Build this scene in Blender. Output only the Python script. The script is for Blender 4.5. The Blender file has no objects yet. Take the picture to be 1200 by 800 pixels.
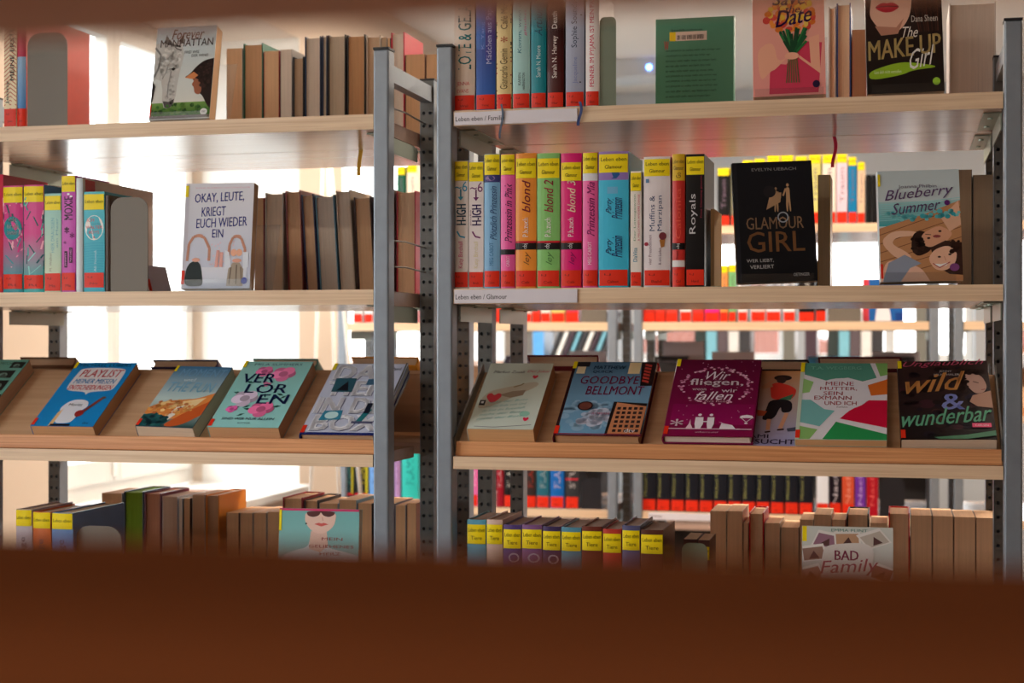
import bpy, math, random
from mathutils import Matrix, Vector

# ------------------------------------------------------------------ camera, world, light, exposure
sc = bpy.context.scene
CZ = 1.35                 # camera height
DIST = 2.64               # camera to the front of the bookcase
FPX = 1850.0              # focal length in pixels of a 1200 px wide frame
TH = math.atan(450 / FPX) # camera turned to the left
cam_d = bpy.data.cameras.new('camera')
cam_d.sensor_width = 36.0
cam_d.lens = 36.0 * FPX / 1200
cam_d.clip_start = 0.02
cam_d.clip_end = 100
cam_d.dof.use_dof = True
cam_d.dof.focus_distance = 2.66
cam_d.dof.aperture_fstop = 4.8
cam = bpy.data.objects.new('camera', cam_d)
sc.collection.objects.link(cam)
cam.location = (0, -DIST, CZ)
cam.rotation_euler = (math.pi / 2, 0, TH)
sc.camera = cam

sc.view_settings.view_transform = 'Standard'
sc.view_settings.look = 'None'
sc.view_settings.gamma = 1
sc.view_settings.use_curve_mapping = False
sc.view_settings.exposure = 0.32

SKY = 8.0
world = bpy.data.worlds.new('sky'); sc.world = world
world.use_nodes = True
wn = world.node_tree.nodes; wl = world.node_tree.links
bg = wn['Background']; bg.inputs['Strength'].default_value = SKY
tcw = wn.new('ShaderNodeTexCoord'); sxw = wn.new('ShaderNodeSeparateXYZ')
rmp = wn.new('ShaderNodeValToRGB')
wl.new(tcw.outputs['Generated'], sxw.inputs[0]); wl.new(sxw.outputs['Z'], rmp.inputs[0])
rmp.color_ramp.elements[0].position = 0.0; rmp.color_ramp.elements[0].color = (0.62, 0.60, 0.58, 1)
rmp.color_ramp.elements[1].position = 0.6; rmp.color_ramp.elements[1].color = (0.80, 0.91, 1.0, 1)
wl.new(rmp.outputs[0], bg.inputs['Color'])

def area(name, loc, rot, sx, sy, power, color, portal=False):
    l = bpy.data.lights.new(name, 'AREA'); l.shape = 'RECTANGLE'; l.size = sx; l.size_y = sy
    l.energy = power; l.color = color
    o = bpy.data.objects.new(name, l); sc.collection.objects.link(o)
    o.location = loc; o.rotation_euler = rot
    if portal: l.cycles.is_portal = True
    return o
# daylight portals in the window openings of the room, the added one too (they emit nothing of their own)
for _y, _w in ((2.095, 1.77), (-1.6, 2.0), (4.83, 2.74)):
    area('window_portal', (-2.74, _y, 1.65), (0, -math.pi / 2, 0), 1.7, _w, 1, (1, 1, 1), True)
ADDED_LAMPS = [(-1.5, -2.9), (-0.1, -3.6), (-0.9, 1.5), (1.1, 1.5), (-0.9, 3.4), (1.4, 3.4)]  # unseen lamps, added to brighten the covers and page tops
ADDED_LAMP_W = [18.0, 6.0, 36.0, 36.0, 34.0, 80.0]

# ------------------------------------------------------------------ helpers
def lin(c):
    return tuple(((v / 255) / 12.92 if v / 255 <= 0.04045 else ((v / 255 + 0.055) / 1.055) ** 2.4) for v in c) + (1.0,)

def at(px, py, Y):
    a = (px - 600) / FPX
    dx = a * math.cos(TH) - math.sin(TH); dy = a * math.sin(TH) + math.cos(TH); dz = (400 - py) / FPX
    t = (Y + DIST) / dy
    return Vector((dx * t, Y, CZ + dz * t))

def X(px, Y): return at(px, 400, Y).x

def mesh_obj(name, verts, faces, mats, parent=None, fmat=None, smooth=False):
    me = bpy.data.meshes.new(name)
    me.from_pydata(verts, [], faces); me.update()
    for m in (mats if isinstance(mats, (list, tuple)) else [mats]): me.materials.append(m)
    if fmat: me.polygons.foreach_set('material_index', fmat)
    if smooth: me.polygons.foreach_set('use_smooth', [True] * len(me.polygons))
    o = bpy.data.objects.new(name, me); sc.collection.objects.link(o)
    if parent: o.parent = parent
    return o

class MB:
    def __init__(s): s.v = []; s.f = []; s.m = []
    def box(s, x0, y0, z0, x1, y1, z1, m=0, M=None):
        n = len(s.v)
        c = [(x0,y0,z0),(x1,y0,z0),(x1,y1,z0),(x0,y1,z0),(x0,y0,z1),(x1,y0,z1),(x1,y1,z1),(x0,y1,z1)]
        if M is not None: c = [tuple(M @ Vector(p)) for p in c]
        s.v += c
        for f in ((0,3,2,1),(4,5,6,7),(0,1,5,4),(1,2,6,5),(2,3,7,6),(3,0,4,7)):
            s.f.append(tuple(n + i for i in f)); s.m.append(m)
        return s
    def prism(s, pts, lo, hi, axis='z', m=0):
        n = len(s.v); k = len(pts)
        def P(a, b, t): return {'z': (a, b, t), 'x': (t, a, b), 'y': (a, t, b)}[axis]
        s.v += [P(a, b, lo) for a, b in pts] + [P(a, b, hi) for a, b in pts]
        s.f.append(tuple(range(n, n + k))[::-1]); s.m.append(m)
        s.f.append(tuple(range(n + k, n + 2 * k))); s.m.append(m)
        for i in range(k):
            j = (i + 1) % k
            s.f.append((n + i, n + j, n + k + j, n + k + i)); s.m.append(m)
        return s
    def tube(s, pts, r, seg=8, m=0):
        n0 = len(s.v); pts = [Vector(p) for p in pts]
        for i, p in enumerate(pts):
            d = (pts[min(i + 1, len(pts) - 1)] - pts[max(i - 1, 0)]).normalized()
            a = d.orthogonal().normalized() if i == 0 else (a - d * a.dot(d)).normalized()
            b = d.cross(a)
            for k in range(seg):
                t = 2 * math.pi * k / seg
                s.v.append(tuple(p + a * (r * math.cos(t)) + b * (r * math.sin(t))))
        for i in range(len(pts) - 1):
            for k in range(seg):
                k2 = (k + 1) % seg
                s.f.append((n0 + i*seg + k, n0 + i*seg + k2, n0 + (i+1)*seg + k2, n0 + (i+1)*seg + k)); s.m.append(m)
        s.f.append(tuple(n0 + k for k in range(seg))[::-1]); s.m.append(m)
        e = n0 + (len(pts) - 1) * seg
        s.f.append(tuple(e + k for k in range(seg))); s.m.append(m)
        return s
    def build(s, name, mats, parent=None, smooth=False):
        return mesh_obj(name, s.v, s.f, mats, parent, s.m, smooth)

def tag(o, label=None, cat=None, group=None, kind=None):
    if label: o['label'] = label
    if cat: o['category'] = cat
    if group: o['group'] = group
    if kind: o['kind'] = kind
    return o

def empty(name, loc=(0, 0, 0), rz=0.0):
    o = bpy.data.objects.new(name, None); sc.collection.objects.link(o)
    o.location = loc; o.rotation_euler = (0, 0, rz); o.empty_display_size = 0.05
    return o

def bevel(o, w=0.0015, seg=2):
    b = o.modifiers.new('bevel', 'BEVEL'); b.width = w; b.segments = seg; b.limit_method = 'ANGLE'
    return o

# ------------------------------------------------------------------ materials
def mat(name, col, rough=0.5, metal=0.0, spec=0.5, coat=0.0, noise=0.0, nscale=8.0, bump=0.0, bscale=200.0):
    m = bpy.data.materials.new(name); m.use_nodes = True
    n = m.node_tree.nodes; l = m.node_tree.links; b = n['Principled BSDF']
    c = lin(col)
    b.inputs['Base Color'].default_value = c
    b.inputs['Roughness'].default_value = rough; b.inputs['Metallic'].default_value = metal
    b.inputs['Specular IOR Level'].default_value = spec
    b.inputs['Coat Weight'].default_value = coat; b.inputs['Coat Roughness'].default_value = 0.12
    tc = n.new('ShaderNodeTexCoord')
    if noise:
        t = n.new('ShaderNodeTexNoise'); t.inputs['Scale'].default_value = nscale; t.inputs['Detail'].default_value = 4
        r = n.new('ShaderNodeValToRGB')
        r.color_ramp.elements[0].color = tuple(v * (1 - noise) for v in c[:3]) + (1,)
        r.color_ramp.elements[1].color = tuple(min(1, v * (1 + noise)) for v in c[:3]) + (1,)
        r.color_ramp.elements[0].position = .3; r.color_ramp.elements[1].position = .7
        l.new(tc.outputs['Object'], t.inputs['Vector']); l.new(t.outputs['Fac'], r.inputs[0]); l.new(r.outputs[0], b.inputs['Base Color'])
    if bump:
        t2 = n.new('ShaderNodeTexNoise'); t2.inputs['Scale'].default_value = bscale
        bp = n.new('ShaderNodeBump'); bp.inputs['Strength'].default_value = bump; bp.inputs['Distance'].default_value = 0.001
        l.new(tc.outputs['Object'], t2.inputs['Vector']); l.new(t2.outputs['Fac'], bp.inputs['Height']); l.new(bp.outputs[0], b.inputs['Normal'])
    return m

def wood(name, c1, c2, rough=0.45, sx=1.2, sy=60.0, sz=60.0, spec=0.4):
    m = mat(name, c1, rough, spec=spec)
    n = m.node_tree.nodes; l = m.node_tree.links; b = n['Principled BSDF']
    tc = n.new('ShaderNodeTexCoord'); mp = n.new('ShaderNodeMapping'); mp.inputs['Scale'].default_value = (sx, sy, sz)
    t = n.new('ShaderNodeTexNoise'); t.inputs['Scale'].default_value = 2.0; t.inputs['Detail'].default_value = 6; t.inputs['Distortion'].default_value = .6
    t.inputs['Roughness'].default_value = .6
    r = n.new('ShaderNodeValToRGB'); r.color_ramp.elements[0].color = lin(c2); r.color_ramp.elements[1].color = lin(c1)
    r.color_ramp.elements[0].position = .3; r.color_ramp.elements[1].position = .62
    l.new(tc.outputs['Object'], mp.inputs[0]); l.new(mp.outputs[0], t.inputs['Vector']); l.new(t.outputs['Fac'], r.inputs[0])
    l.new(r.outputs[0], b.inputs['Base Color'])
    bp = n.new('ShaderNodeBump'); bp.inputs['Strength'].default_value = .15; bp.inputs['Distance'].default_value = .0006
    l.new(t.outputs['Fac'], bp.inputs['Height']); l.new(bp.outputs[0], b.inputs['Normal'])
    return m

M_edge = wood('light_wood_edge', (236, 208, 176), (214, 180, 146), .42, 1.5, 40, 90)
M_lam = wood('laminate', (176, 146, 130), (164, 134, 118), .2, .8, 30, 30, spec=.7)
M_lip = wood('warm_wood_lip', (226, 164, 112), (188, 120, 74), .4, 1.5, 40, 110)
M_ply = wood('beech_panel', (206, 166, 130), (190, 148, 112), .5, 1.0, 25, 25)
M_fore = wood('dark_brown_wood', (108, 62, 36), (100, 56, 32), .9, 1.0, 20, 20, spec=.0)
M_fore_lit = wood('brown_wood_lit', (236, 200, 180), (230, 192, 172), .8, 1.0, 20, 20, spec=.1)  # same bookcase wood, lightened to stand in for bounce light from below
M_post = mat('grey_steel', (138, 148, 160), .42, .35, noise=.05, nscale=40)
M_perf = mat('perforated_steel', (104, 104, 102), .5, .3, noise=.06, nscale=60)
M_cap = mat('black_plastic', (22, 22, 30), .5)
M_brk = mat('zinc_bracket', (150, 160, 148), .35, .7)
M_rod = mat('wire_steel', (120, 120, 118), .3, .8)
M_bookend = mat('bookend_grey', (112, 104, 94), .55, .1)
M_bookend2 = mat('bookend_sage', (112, 122, 104), .5, .1)
M_strip = mat('label_strip_plastic', (226, 222, 232), .3)
M_white = mat('white_paint', (236, 232, 226), .5, noise=.02, nscale=3)
M_lowbounce = mat('wall_low_bounce', (112, 98, 88), .8, noise=.05, nscale=3)  # unseen walls, darkened so that less light bounces back
M_wall = mat('wall_plaster', (222, 206, 190), .85, noise=.03, nscale=2, bump=.2)
M_wallc = mat('wall_plaster_cool', (196, 200, 204), .85, noise=.03, nscale=2, bump=.2)
M_ceil = mat('ceiling_plaster', (226, 222, 216), .9, noise=.02, nscale=1.5, bump=.2)
M_floor = wood('floor_boards', (150, 118, 92), (128, 98, 74), .4, 1.2, 12, 12)
M_dark = mat('dark_storage', (40, 38, 40), .6)

M_glass = bpy.data.materials.new('window_glass'); M_glass.use_nodes = True
_n = M_glass.node_tree.nodes; _l = M_glass.node_tree.links; _n.clear()
_o = _n.new('ShaderNodeOutputMaterial'); _t = _n.new('ShaderNodeBsdfTransparent'); _g = _n.new('ShaderNodeBsdfGlossy'); _m = _n.new('ShaderNodeMixShader')
_g.inputs['Roughness'].default_value = .02; _m.inputs[0].default_value = .06; _t.inputs[0].default_value = (.97, .98, .98, 1)
_l.new(_t.outputs[0], _m.inputs[1]); _l.new(_g.outputs[0], _m.inputs[2]); _l.new(_m.outputs[0], _o.inputs[0])
M_acryl = bpy.data.materials.new('clear_acrylic'); M_acryl.use_nodes = True
_n = M_acryl.node_tree.nodes; _l = M_acryl.node_tree.links; _n.clear()
_o = _n.new('ShaderNodeOutputMaterial'); _t = _n.new('ShaderNodeBsdfTransparent'); _g = _n.new('ShaderNodeBsdfGlossy'); _m = _n.new('ShaderNodeMixShader')
_g.inputs['Roughness'].default_value = .08; _m.inputs[0].default_value = .05; _t.inputs[0].default_value = (.93, .94, .95, 1)
_l.new(_t.outputs[0], _m.inputs[1]); _l.new(_g.outputs[0], _m.inputs[2]); _l.new(_m.outputs[0], _o.inputs[0])

_mc = {}
def cover_mat(c, rough=.32):
    k = (c, rough)
    if k not in _mc: _mc[k] = mat('book_cover', c, rough, noise=.04, nscale=30, coat=.05, spec=.28)
    return _mc[k]
def page_mat(c):
    k = ('page', c)
    if k not in _mc:
        m = mat('paper_pages', c, .85, spec=.2)
        n = m.node_tree.nodes; l = m.node_tree.links; b = n['Principled BSDF']
        tc = n.new('ShaderNodeTexCoord'); mp = n.new('ShaderNodeMapping'); mp.inputs['Scale'].default_value = (1500, 6, 6)
        t = n.new('ShaderNodeTexNoise'); t.inputs['Scale'].default_value = 1.0; t.inputs['Detail'].default_value = 2
        r = n.new('ShaderNodeValToRGB'); cc = lin(c)
        r.color_ramp.elements[0].color = tuple(v * .82 for v in cc[:3]) + (1,); r.color_ramp.elements[1].color = cc
        r.color_ramp.elements[0].position = .3; r.color_ramp.elements[1].position = .6
        l.new(tc.outputs['Object'], mp.inputs[0]); l.new(mp.outputs[0], t.inputs[0]); l.new(t.outputs['Fac'], r.inputs[0]); l.new(r.outputs[0], b.inputs['Base Color'])
        bp = n.new('ShaderNodeBump'); bp.inputs['Strength'].default_value = .5; bp.inputs['Distance'].default_value = .0006
        l.new(t.outputs['Fac'], bp.inputs['Height']); l.new(bp.outputs[0], b.inputs['Normal'])
        _mc[k] = m
    return _mc[k]
M_print = mat('colour_print', (255, 255, 255), .42, coat=.04, spec=.22)
_a = M_print.node_tree.nodes.new('ShaderNodeVertexColor'); _a.layer_name = 'Col'
M_print.node_tree.links.new(_a.outputs['Color'], M_print.node_tree.nodes['Principled BSDF'].inputs['Base Color'])

# ------------------------------------------------------------------ flat print (lettering, cover pictures)
_tc = {}
def glyphs(s, bold=0.0, shear=0.0):
    k = (s, bold, shear)
    if k in _tc: return _tc[k]
    cu = bpy.data.curves.new('t', 'FONT'); cu.body = s; cu.resolution_u = 2; cu.offset = bold; cu.shear = shear
    cu.align_x = 'LEFT'; cu.fill_mode = 'FRONT'
    ob = bpy.data.objects.new('t', cu); sc.collection.objects.link(ob)
    dg = bpy.context.evaluated_depsgraph_get()
    me = bpy.data.meshes.new_from_object(ob.evaluated_get(dg))
    vs = [(v.co.x, v.co.y) for v in me.vertices]; fs = [tuple(p.vertices) for p in me.polygons]
    bpy.data.objects.remove(ob); bpy.data.curves.remove(cu); bpy.data.meshes.remove(me)
    x0 = min(v[0] for v in vs); x1 = max(v[0] for v in vs); y0 = min(v[1] for v in vs); y1 = max(v[1] for v in vs)
    vs = [((a - x0) / (x1 - x0), (b - y0) / max(1e-6, y1 - y0)) for a, b in vs]
    _tc[k] = (vs, fs); return _tc[k]

class Art:
    """collects coloured flat shapes in 0..1 cover coordinates"""
    def __init__(s): s.v = []; s.f = []; s.c = []; s.lay = 0
    def _add(s, pts, faces, cols):
        n = len(s.v); s.v += [(u, w, s.lay) for u, w in pts]; s.f += [tuple(n + i for i in f) for f in faces]
        s.c += cols; s.lay += 1; return s
    def R(s, a, b, c, d, col, col2=None, seg=6):
        p = []; cl = []
        c1 = lin(col); c2 = lin(col2) if col2 else c1
        for i in range(seg + 1):
            u = a + (c - a) * i / seg; p += [(u, b), (u, d)]; cl += [c1, c2]
        return s._add(p, [(2*i, 2*i+2, 2*i+3, 2*i+1) for i in range(seg)], cl)
    def P(s, pts, col, sharp=False):
        # fan-free: hand concave outlines to Blender as one n-gon
        pts = list(pts)
        if 7 <= len(pts) < 18 and not sharp:
            for _ in range(2):
                q = []
                for i in range(len(pts)):
                    (a, b), (c, d) = pts[i], pts[(i + 1) % len(pts)]
                    if (a == c and a in (0, 1)) or (b == d and b in (0, 1)): q += [(a, b), (c, d)]
                    else: q += [(a*.78 + c*.22, b*.78 + d*.22), (a*.22 + c*.78, b*.22 + d*.78)]
                pts = q
        return s._add(pts, [tuple(range(len(pts)))], [lin(col)] * len(pts))
    def E(s, cu, cv, ru, rv, col, n=20):
        return s.P([(cu + ru * math.cos(2*math.pi*i/n), cv + rv * math.sin(2*math.pi*i/n)) for i in range(n)], col)
    def RING(s, cu, cv, ru, rv, t, col, n=28):
        o = [(cu + ru*math.cos(2*math.pi*i/n), cv + rv*math.sin(2*math.pi*i/n)) for i in range(n)]
        q = [(cu + ru*t*math.cos(2*math.pi*i/n), cv + rv*t*math.sin(2*math.pi*i/n)) for i in range(n)]
        return s._add(o + q, [(i, (i+1) % n, n + (i+1) % n, n + i) for i in range(n)], [lin(col)] * (2*n))
    def L(s, pts, w, col, asp=.65):
        for (a, b), (c, d) in zip(pts, pts[1:]):
            dx = (c - a) * asp; dy = d - b; q = math.hypot(dx, dy) or 1
            nx = -dy / q * w / asp / 2; ny = dx / q * w / 2
            s._add([(a+nx, b+ny), (a-nx, b-ny), (c-nx, d-ny), (c+nx, d+ny)], [(0, 1, 2, 3)], [lin(col)] * 4); s.lay -= 1
        s.lay += 1; return s
    def T(s, txt, a, b, c, d, col, rot=0, bold=.0, shear=0, tilt=0.0):
        vs, fs = glyphs(txt, .035 if bold >= .06 else 0.0, shear)
        if bold >= .015:
            h_ = (c - a) if rot else (d - b); q = bold * (.55 if bold < .06 else .85) * h_
            n_ = len(vs); s.lay -= 0
            if rot: q *= .12
            for du in ((q, -q) if bold < .06 else (q, -q, q / 2, -q / 2)):
                s.T(txt, a + (0 if rot else du), b + (du if rot else 0), c + (0 if rot else du), d + (du if rot else 0), col, rot, 0.0, shear, tilt); s.lay -= 1
        if rot == 90: p = [(c - y * (c - a), b + x * (d - b)) for x, y in vs]
        elif rot == -90: p = [(a + y * (c - a), d - x * (d - b)) for x, y in vs]
        else: p = [(a + x * (c - a), b + y * (d - b) + tilt * x) for x, y in vs]
        return s._add(p, fs, [lin(col)] * len(p))
    def squeeze(s, k):
        s.v = [(u, 1 - (1 - w) * k, l) for u, w, l in s.v]; return s
    def dapple(s, cu, cv, ru, rv, cols, n, r=.02, seed=1):
        g = random.Random(seed)
        for _ in range(n):
            t = g.uniform(0, 6.283); q = g.random() ** .5; c = g.choice(cols)
            x = min(.985 , max(.015, cu + ru*q*math.cos(t))); y = min(.985, max(.015, cv + rv*q*math.sin(t)))
            e = min(r * g.uniform(.5, 1.3), x, 1 - x); s.E(x, y, e, min(e*.6, y, 1 - y), c, 8); s.lay -= 1
        s.lay += 1; return s
    def build(s, name, mapf, parent):
        st_ = min(.00012, .0011 / max(1, s.lay))
        vv = [mapf(u, w, .00025 + st_ * l) for u, w, l in s.v]
        o = mesh_obj(name, vv, s.f, M_print, parent)
        ca = o.data.color_attributes.new('Col', 'FLOAT_COLOR', 'POINT')
        ca.data.foreach_set('color', [x for c in s.c for x in c])
        return o

YEL = (246, 222, 20); RED = (226, 48, 24); INK = (30, 26, 30)

def Rz(a): return Matrix.Rotation(a, 4, 'Z')
def Rx(a): return Matrix.Rotation(a, 4, 'X')
def Ry(a): return Matrix.Rotation(a, 4, 'Y')
def Tr(*p): return Matrix.Translation(Vector(p))

def book(M, T, W, H, cover, label, group, page=(226, 200, 168), hard=False, spine=None, front=None, back=None,
         yl=None, rl=False, tag2=None, name='book', bulge=None, rlh=(.0, .13), ylh=(.865, 1.0), rough=.32):
    """local frame: x = thickness (front cover at x=T), y = from spine (0) to fore-edge (W), z = height"""
    e = bpy.data.objects.new(name, None); sc.collection.objects.link(e); e.empty_display_size = .03
    e.matrix_world = M
    tag(e, label, 'book', group)
    b = .0024 if hard else .0009
    b = min(b, T * .25)
    bu = bulge if bulge is not None else (.0028 if hard else .0008)
    bu = min(bu, T * .25)
    n = 6
    sp = lambda u: -bu * (1 - (2 * u - 1) ** 2)
    outer = [(T * (1 - i / n), sp(1 - i / n)) for i in range(n + 1)]
    inner = [(b + (T - 2*b) * i / n, sp(i / n) + b) for i in range(n + 1)]
    prof = [(T, W)] + outer + [(0, W), (b, W)] + inner + [(T - b, W)]
    # C-shaped cover as a strip of quads with capped ends
    mb = MB()
    k = len(prof); v = [(x, y, 0) for x, y in prof] + [(x, y, H) for x, y in prof]
    f = [(j, i, k + i, k + j) for i in range(k) for j in [(i + 1) % k]]
    O = [0] + list(range(1, n + 2)) + [n + 2]                 # outer line from front fore-edge round to back fore-edge
    I = [k - 1] + list(range(k - 2, n + 3, -1)) + [n + 3]
    for a in range(len(O) - 1):
        f.append((O[a], O[a+1], I[a+1], I[a])); f.append((k+I[a], k+I[a+1], k+O[a+1], k+O[a]))
    mesh_obj('cover', v, f, cover_mat(cover, rough), e)
    g = .0028 if hard else .0002; dep = .0035 if hard else .0004
    c = min(.003, T * .12) if hard else 0
    pts = [(b, b * .8), (T - b, b * .8)] + [(T - b - (T - 2*b) * i / 5, W - dep - c * (1 - (2*i/5 - 1) ** 2)) for i in range(6)]
    MB().prism(pts, g, H - g).build('page_block', page_mat(page), e)
    smap = lambda u, w, eps: (T * u, sp(u) - eps, H * w)
    if spine: spine.build('spine_print', smap, e)
    if yl:
        a = Art().R(.02, ylh[0], .98, ylh[1] - .004, YEL)
        m = (ylh[0] + ylh[1]) / 2; d = (ylh[1] - ylh[0])
        if len(yl) == 2:
            a.T(yl[0], .08, m + d*.10, .94, m + d*.30, INK, bold=.04).T(yl[1], .22, m - d*.3, .80, m - d*.1, INK, bold=.04)
        else: a.T(yl[0], .08, m - d*.08, .94, m + d*.12, INK, bold=.04)
        a.build('genre_label', lambda u, w, eps: smap(u, w, eps + .001), e)
    if rl:
        lo, hi = rlh; q = hi - lo
        Art().R(.03, lo + .012, .97, hi, RED).T('LJ', .2, lo + q*.66, .42, lo + q*.78, (110, 20, 14)).T(tag2 or 'Bir', .3, lo + q*.26, .68, lo + q*.40, (110, 20, 14)) \
            .build('shelfmark_label', lambda u, w, eps: smap(u, w, eps + .001), e)
    if front: front.build('cover_print', lambda u, w, eps: (T + eps, W * u, H * w), e)
    if back: back.build('back_print', lambda u, w, eps: (-eps, W * (1 - u), H * w), e)
    return e

# ------------------------------------------------------------------ the room
XL = -2.20; YB = 6.6; XR = 3.6; YF = -4.6; HC = 2.82
GX = XL - .45                                   # window plane, deep reveals
OPEN = [(-2.6, -.6), (1.21, 2.98), (3.46, 6.2)]             # openings in the left wall (along Y), the first one added and unseen
WZ0, WZ1 = CZ - .54, CZ + 1.15
def struct(o): o['kind'] = 'structure'; return o
struct(MB().box(XL - .6, YF - .4, -.05, XR + .1, YB + .4, 0).build('floor', M_floor))
struct(MB().box(XL - .6, YF - .4, HC, XR + .1, YB + .4, HC + .05).build('ceiling', M_ceil))
w = MB()
ys = [YF - .1] + [v for o in OPEN for v in o] + [YB + .1]
for a, b in zip(ys[::2], ys[1::2]): w.box(GX, a, 0, XL, b, HC)
for a, b in OPEN: w.box(GX, a, 0, XL, b, WZ0 - .03); w.box(GX, a, WZ1, XL, b, HC)
struct(w.build('wall_left', M_wall))
struct(MB().box(XR, YF, 0, XR + .1, YB, HC).build('wall_right', M_lowbounce))
# back wall with a band of windows
BW = [(-1.55, -.62), (-.50, .43), (.55, 1.48), (1.60, 2.53)]
BZ0, BZ1 = CZ - .12, CZ + .62
w = MB(); prev = XL - .45
for a, b in BW: w.box(prev, YB, 0, a, YB + .3, HC); prev = b
w.box(prev, YB, 0, XR + .1, YB + .3, HC)
for a, b in BW: w.box(a, YB, 0, b, YB + .3, BZ0); w.box(a, YB, BZ1, b, YB + .3, HC)
struct(w.build('wall_back', M_wallc))
# front wall, behind the camera, with windows
FW = []
w = MB(); prev = XL
for a, b in FW: w.box(prev, YF - .3, 0, a, YF, HC); prev = b
w.box(prev, YF - .3, 0, XR, YF, HC)
for a, b in FW: w.box(a, YF - .3, 0, b, YF, .9); w.box(a, YF - .3, 2.4, b, YF, HC)
struct(w.build('wall_front', M_lowbounce))

def frame_yz(name, y0, y1, z0, z1, x, nsash=2, t=.06):
    """a window in the left wall: frame, sashes, panes, handle"""
    e = struct(empty(name, (x, (y0 + y1) / 2, z0)))
    L = lambda a: a - (y0 + y1) / 2
    f = MB(); d = .07
    f.box(-d, L(y0), 0, 0, L(y0) + t, z1 - z0); f.box(-d, L(y1) - t, 0, 0, L(y1), z1 - z0)
    f.box(-d, L(y0) + t, 0, 0, L(y1) - t, t); f.box(-d, L(y0) + t, z1 - z0 - t, 0, L(y1) - t, z1 - z0)
    bevel(f.build('window_frame', M_white, e), .004)
    yy = [y0 + t, y0 + (y1 - y0) * .62, y1 - t] if nsash == 2 else [y0 + t, y1 - t]
    for i in range(len(yy) - 1):
        a, b = L(yy[i]), L(yy[i + 1]); s = MB(); q = .05
        s.box(-.03, a, t, .02, a + q, z1 - z0 - t); s.box(-.03, b - q, t, .02, b, z1 - z0 - t)
        s.box(-.03, a + q, t, .02, b - q, t + .08); s.box(-.03, a + q, z1 - z0 - t - q, .02, b - q, z1 - z0 - t)
        so = s.build('sash', M_white, e); bevel(so, .004)
        MB().box(-.012, a + q, t + .08, -.006, b - q, z1 - z0 - t - q).build('pane', M_glass, so)
        hg = MB(); hg.tube([(.03, b - .01, .02 + t), (.03, b - .01, .10 + t)], .011); hg.tube([(.03, a + .01, .02 + t), (.03, a + .01, .10 + t)], .011)
        hg.build('hinge', M_white, so)
    return e
frame_yz('window_1', 1.21, 2.98, WZ0, WZ1, GX + .02)
frame_yz('window_2', -2.6, -.6, WZ0, WZ1, GX + .02)  # unseen window, added so daylight reaches the covers from the camera side
frame_yz('window_10', 3.46, 6.2, WZ0, WZ1, GX + .02)
for i, (a, b) in enumerate(OPEN):
    s = struct(MB().box(GX + .03, a + .005, WZ0 - .03, XL + .06, b - .005, WZ0).build('trim_%d' % (i + 1), M_white)); bevel(s, .004)
for i, (a, b) in enumerate(OPEN):
    for j, yy in enumerate((a, b - .006)):
        struct(MB().box(GX + .06, yy, WZ0, XL + .004, yy + .006, WZ1).build('trim_%d' % (10 + 2 * i + j), M_white))
def frame_xz(name, x0, x1, z0, z1, y, nv=2):
    e = struct(empty(name, ((x0 + x1) / 2, y, z0))); hw = (x1 - x0) / 2; H = z1 - z0; t = .05
    f = MB(); f.box(-hw, -.03, 0, -hw + t, .03, H); f.box(hw - t, -.03, 0, hw, .03, H); f.box(-hw + t, -.03, 0, hw - t, .03, t); f.box(-hw + t, -.03, H - t, hw - t, .03, H)
    for k in range(1, nv): c = -hw + 2 * hw * k / nv; f.box(c - .03, -.03, t, c + .03, .03, H - t)
    bevel(f.build('window_frame', M_white, e), .004)
    for k in range(nv):
        a = -hw + t + (2*hw - 2*t) * k / nv; b = -hw + t + (2*hw - 2*t) * (k + 1) / nv
        MB().box(a + .02, -.004, t, b - .02, .004, H - t).build('pane', M_glass, e)
n = 3
for a, b in BW: frame_xz('window_%d' % n, a, b, BZ0, BZ1, YB + .15); n += 1
for a, b in FW: frame_xz('window_%d' % n, a, b, .9, 2.4, YF - .15); n += 1
# buildings seen dimly through the back windows
for i, (a, b, h, c) in enumerate([(-3.2, -.2, 1.15, (150, 146, 140)), (.9, 3.2, 1.3, (176, 120, 90)), (3.4, 6.2, 1.2, (120, 110, 100))]):
    e = empty('building', (a, 14, -1.0))
    tag(e, ['low grey building outside the left back windows', 'low reddish building outside the middle back windows', 'low brown building outside the right back windows'][i], 'building', kind=None)
    MB().box(0, 0, 0, b - a, 3, h + 1.0).build('wall', mat('render', c, .9), e)
    MB().prism([(-.2, h + 1.0), (b - a + .2, h + 1.0), ((b - a) / 2, h + 1.5)], -.1, 3.1, 'y').build('roof', mat('roof_tile', (120, 70, 56), .8), e)
    for k in range(4):
        x = (b - a) * (k + .5) / 4; MB().box(x - .2, -.03, h + .25, x + .2, .02, h + .75).build('window', mat('dark_window', (50, 56, 66), .2), e)
struct(MB().box(-14, -14, -1.05, 14, 24, -1.0).build('ground', mat('asphalt', (120, 118, 112), .9, noise=.1)))

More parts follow.
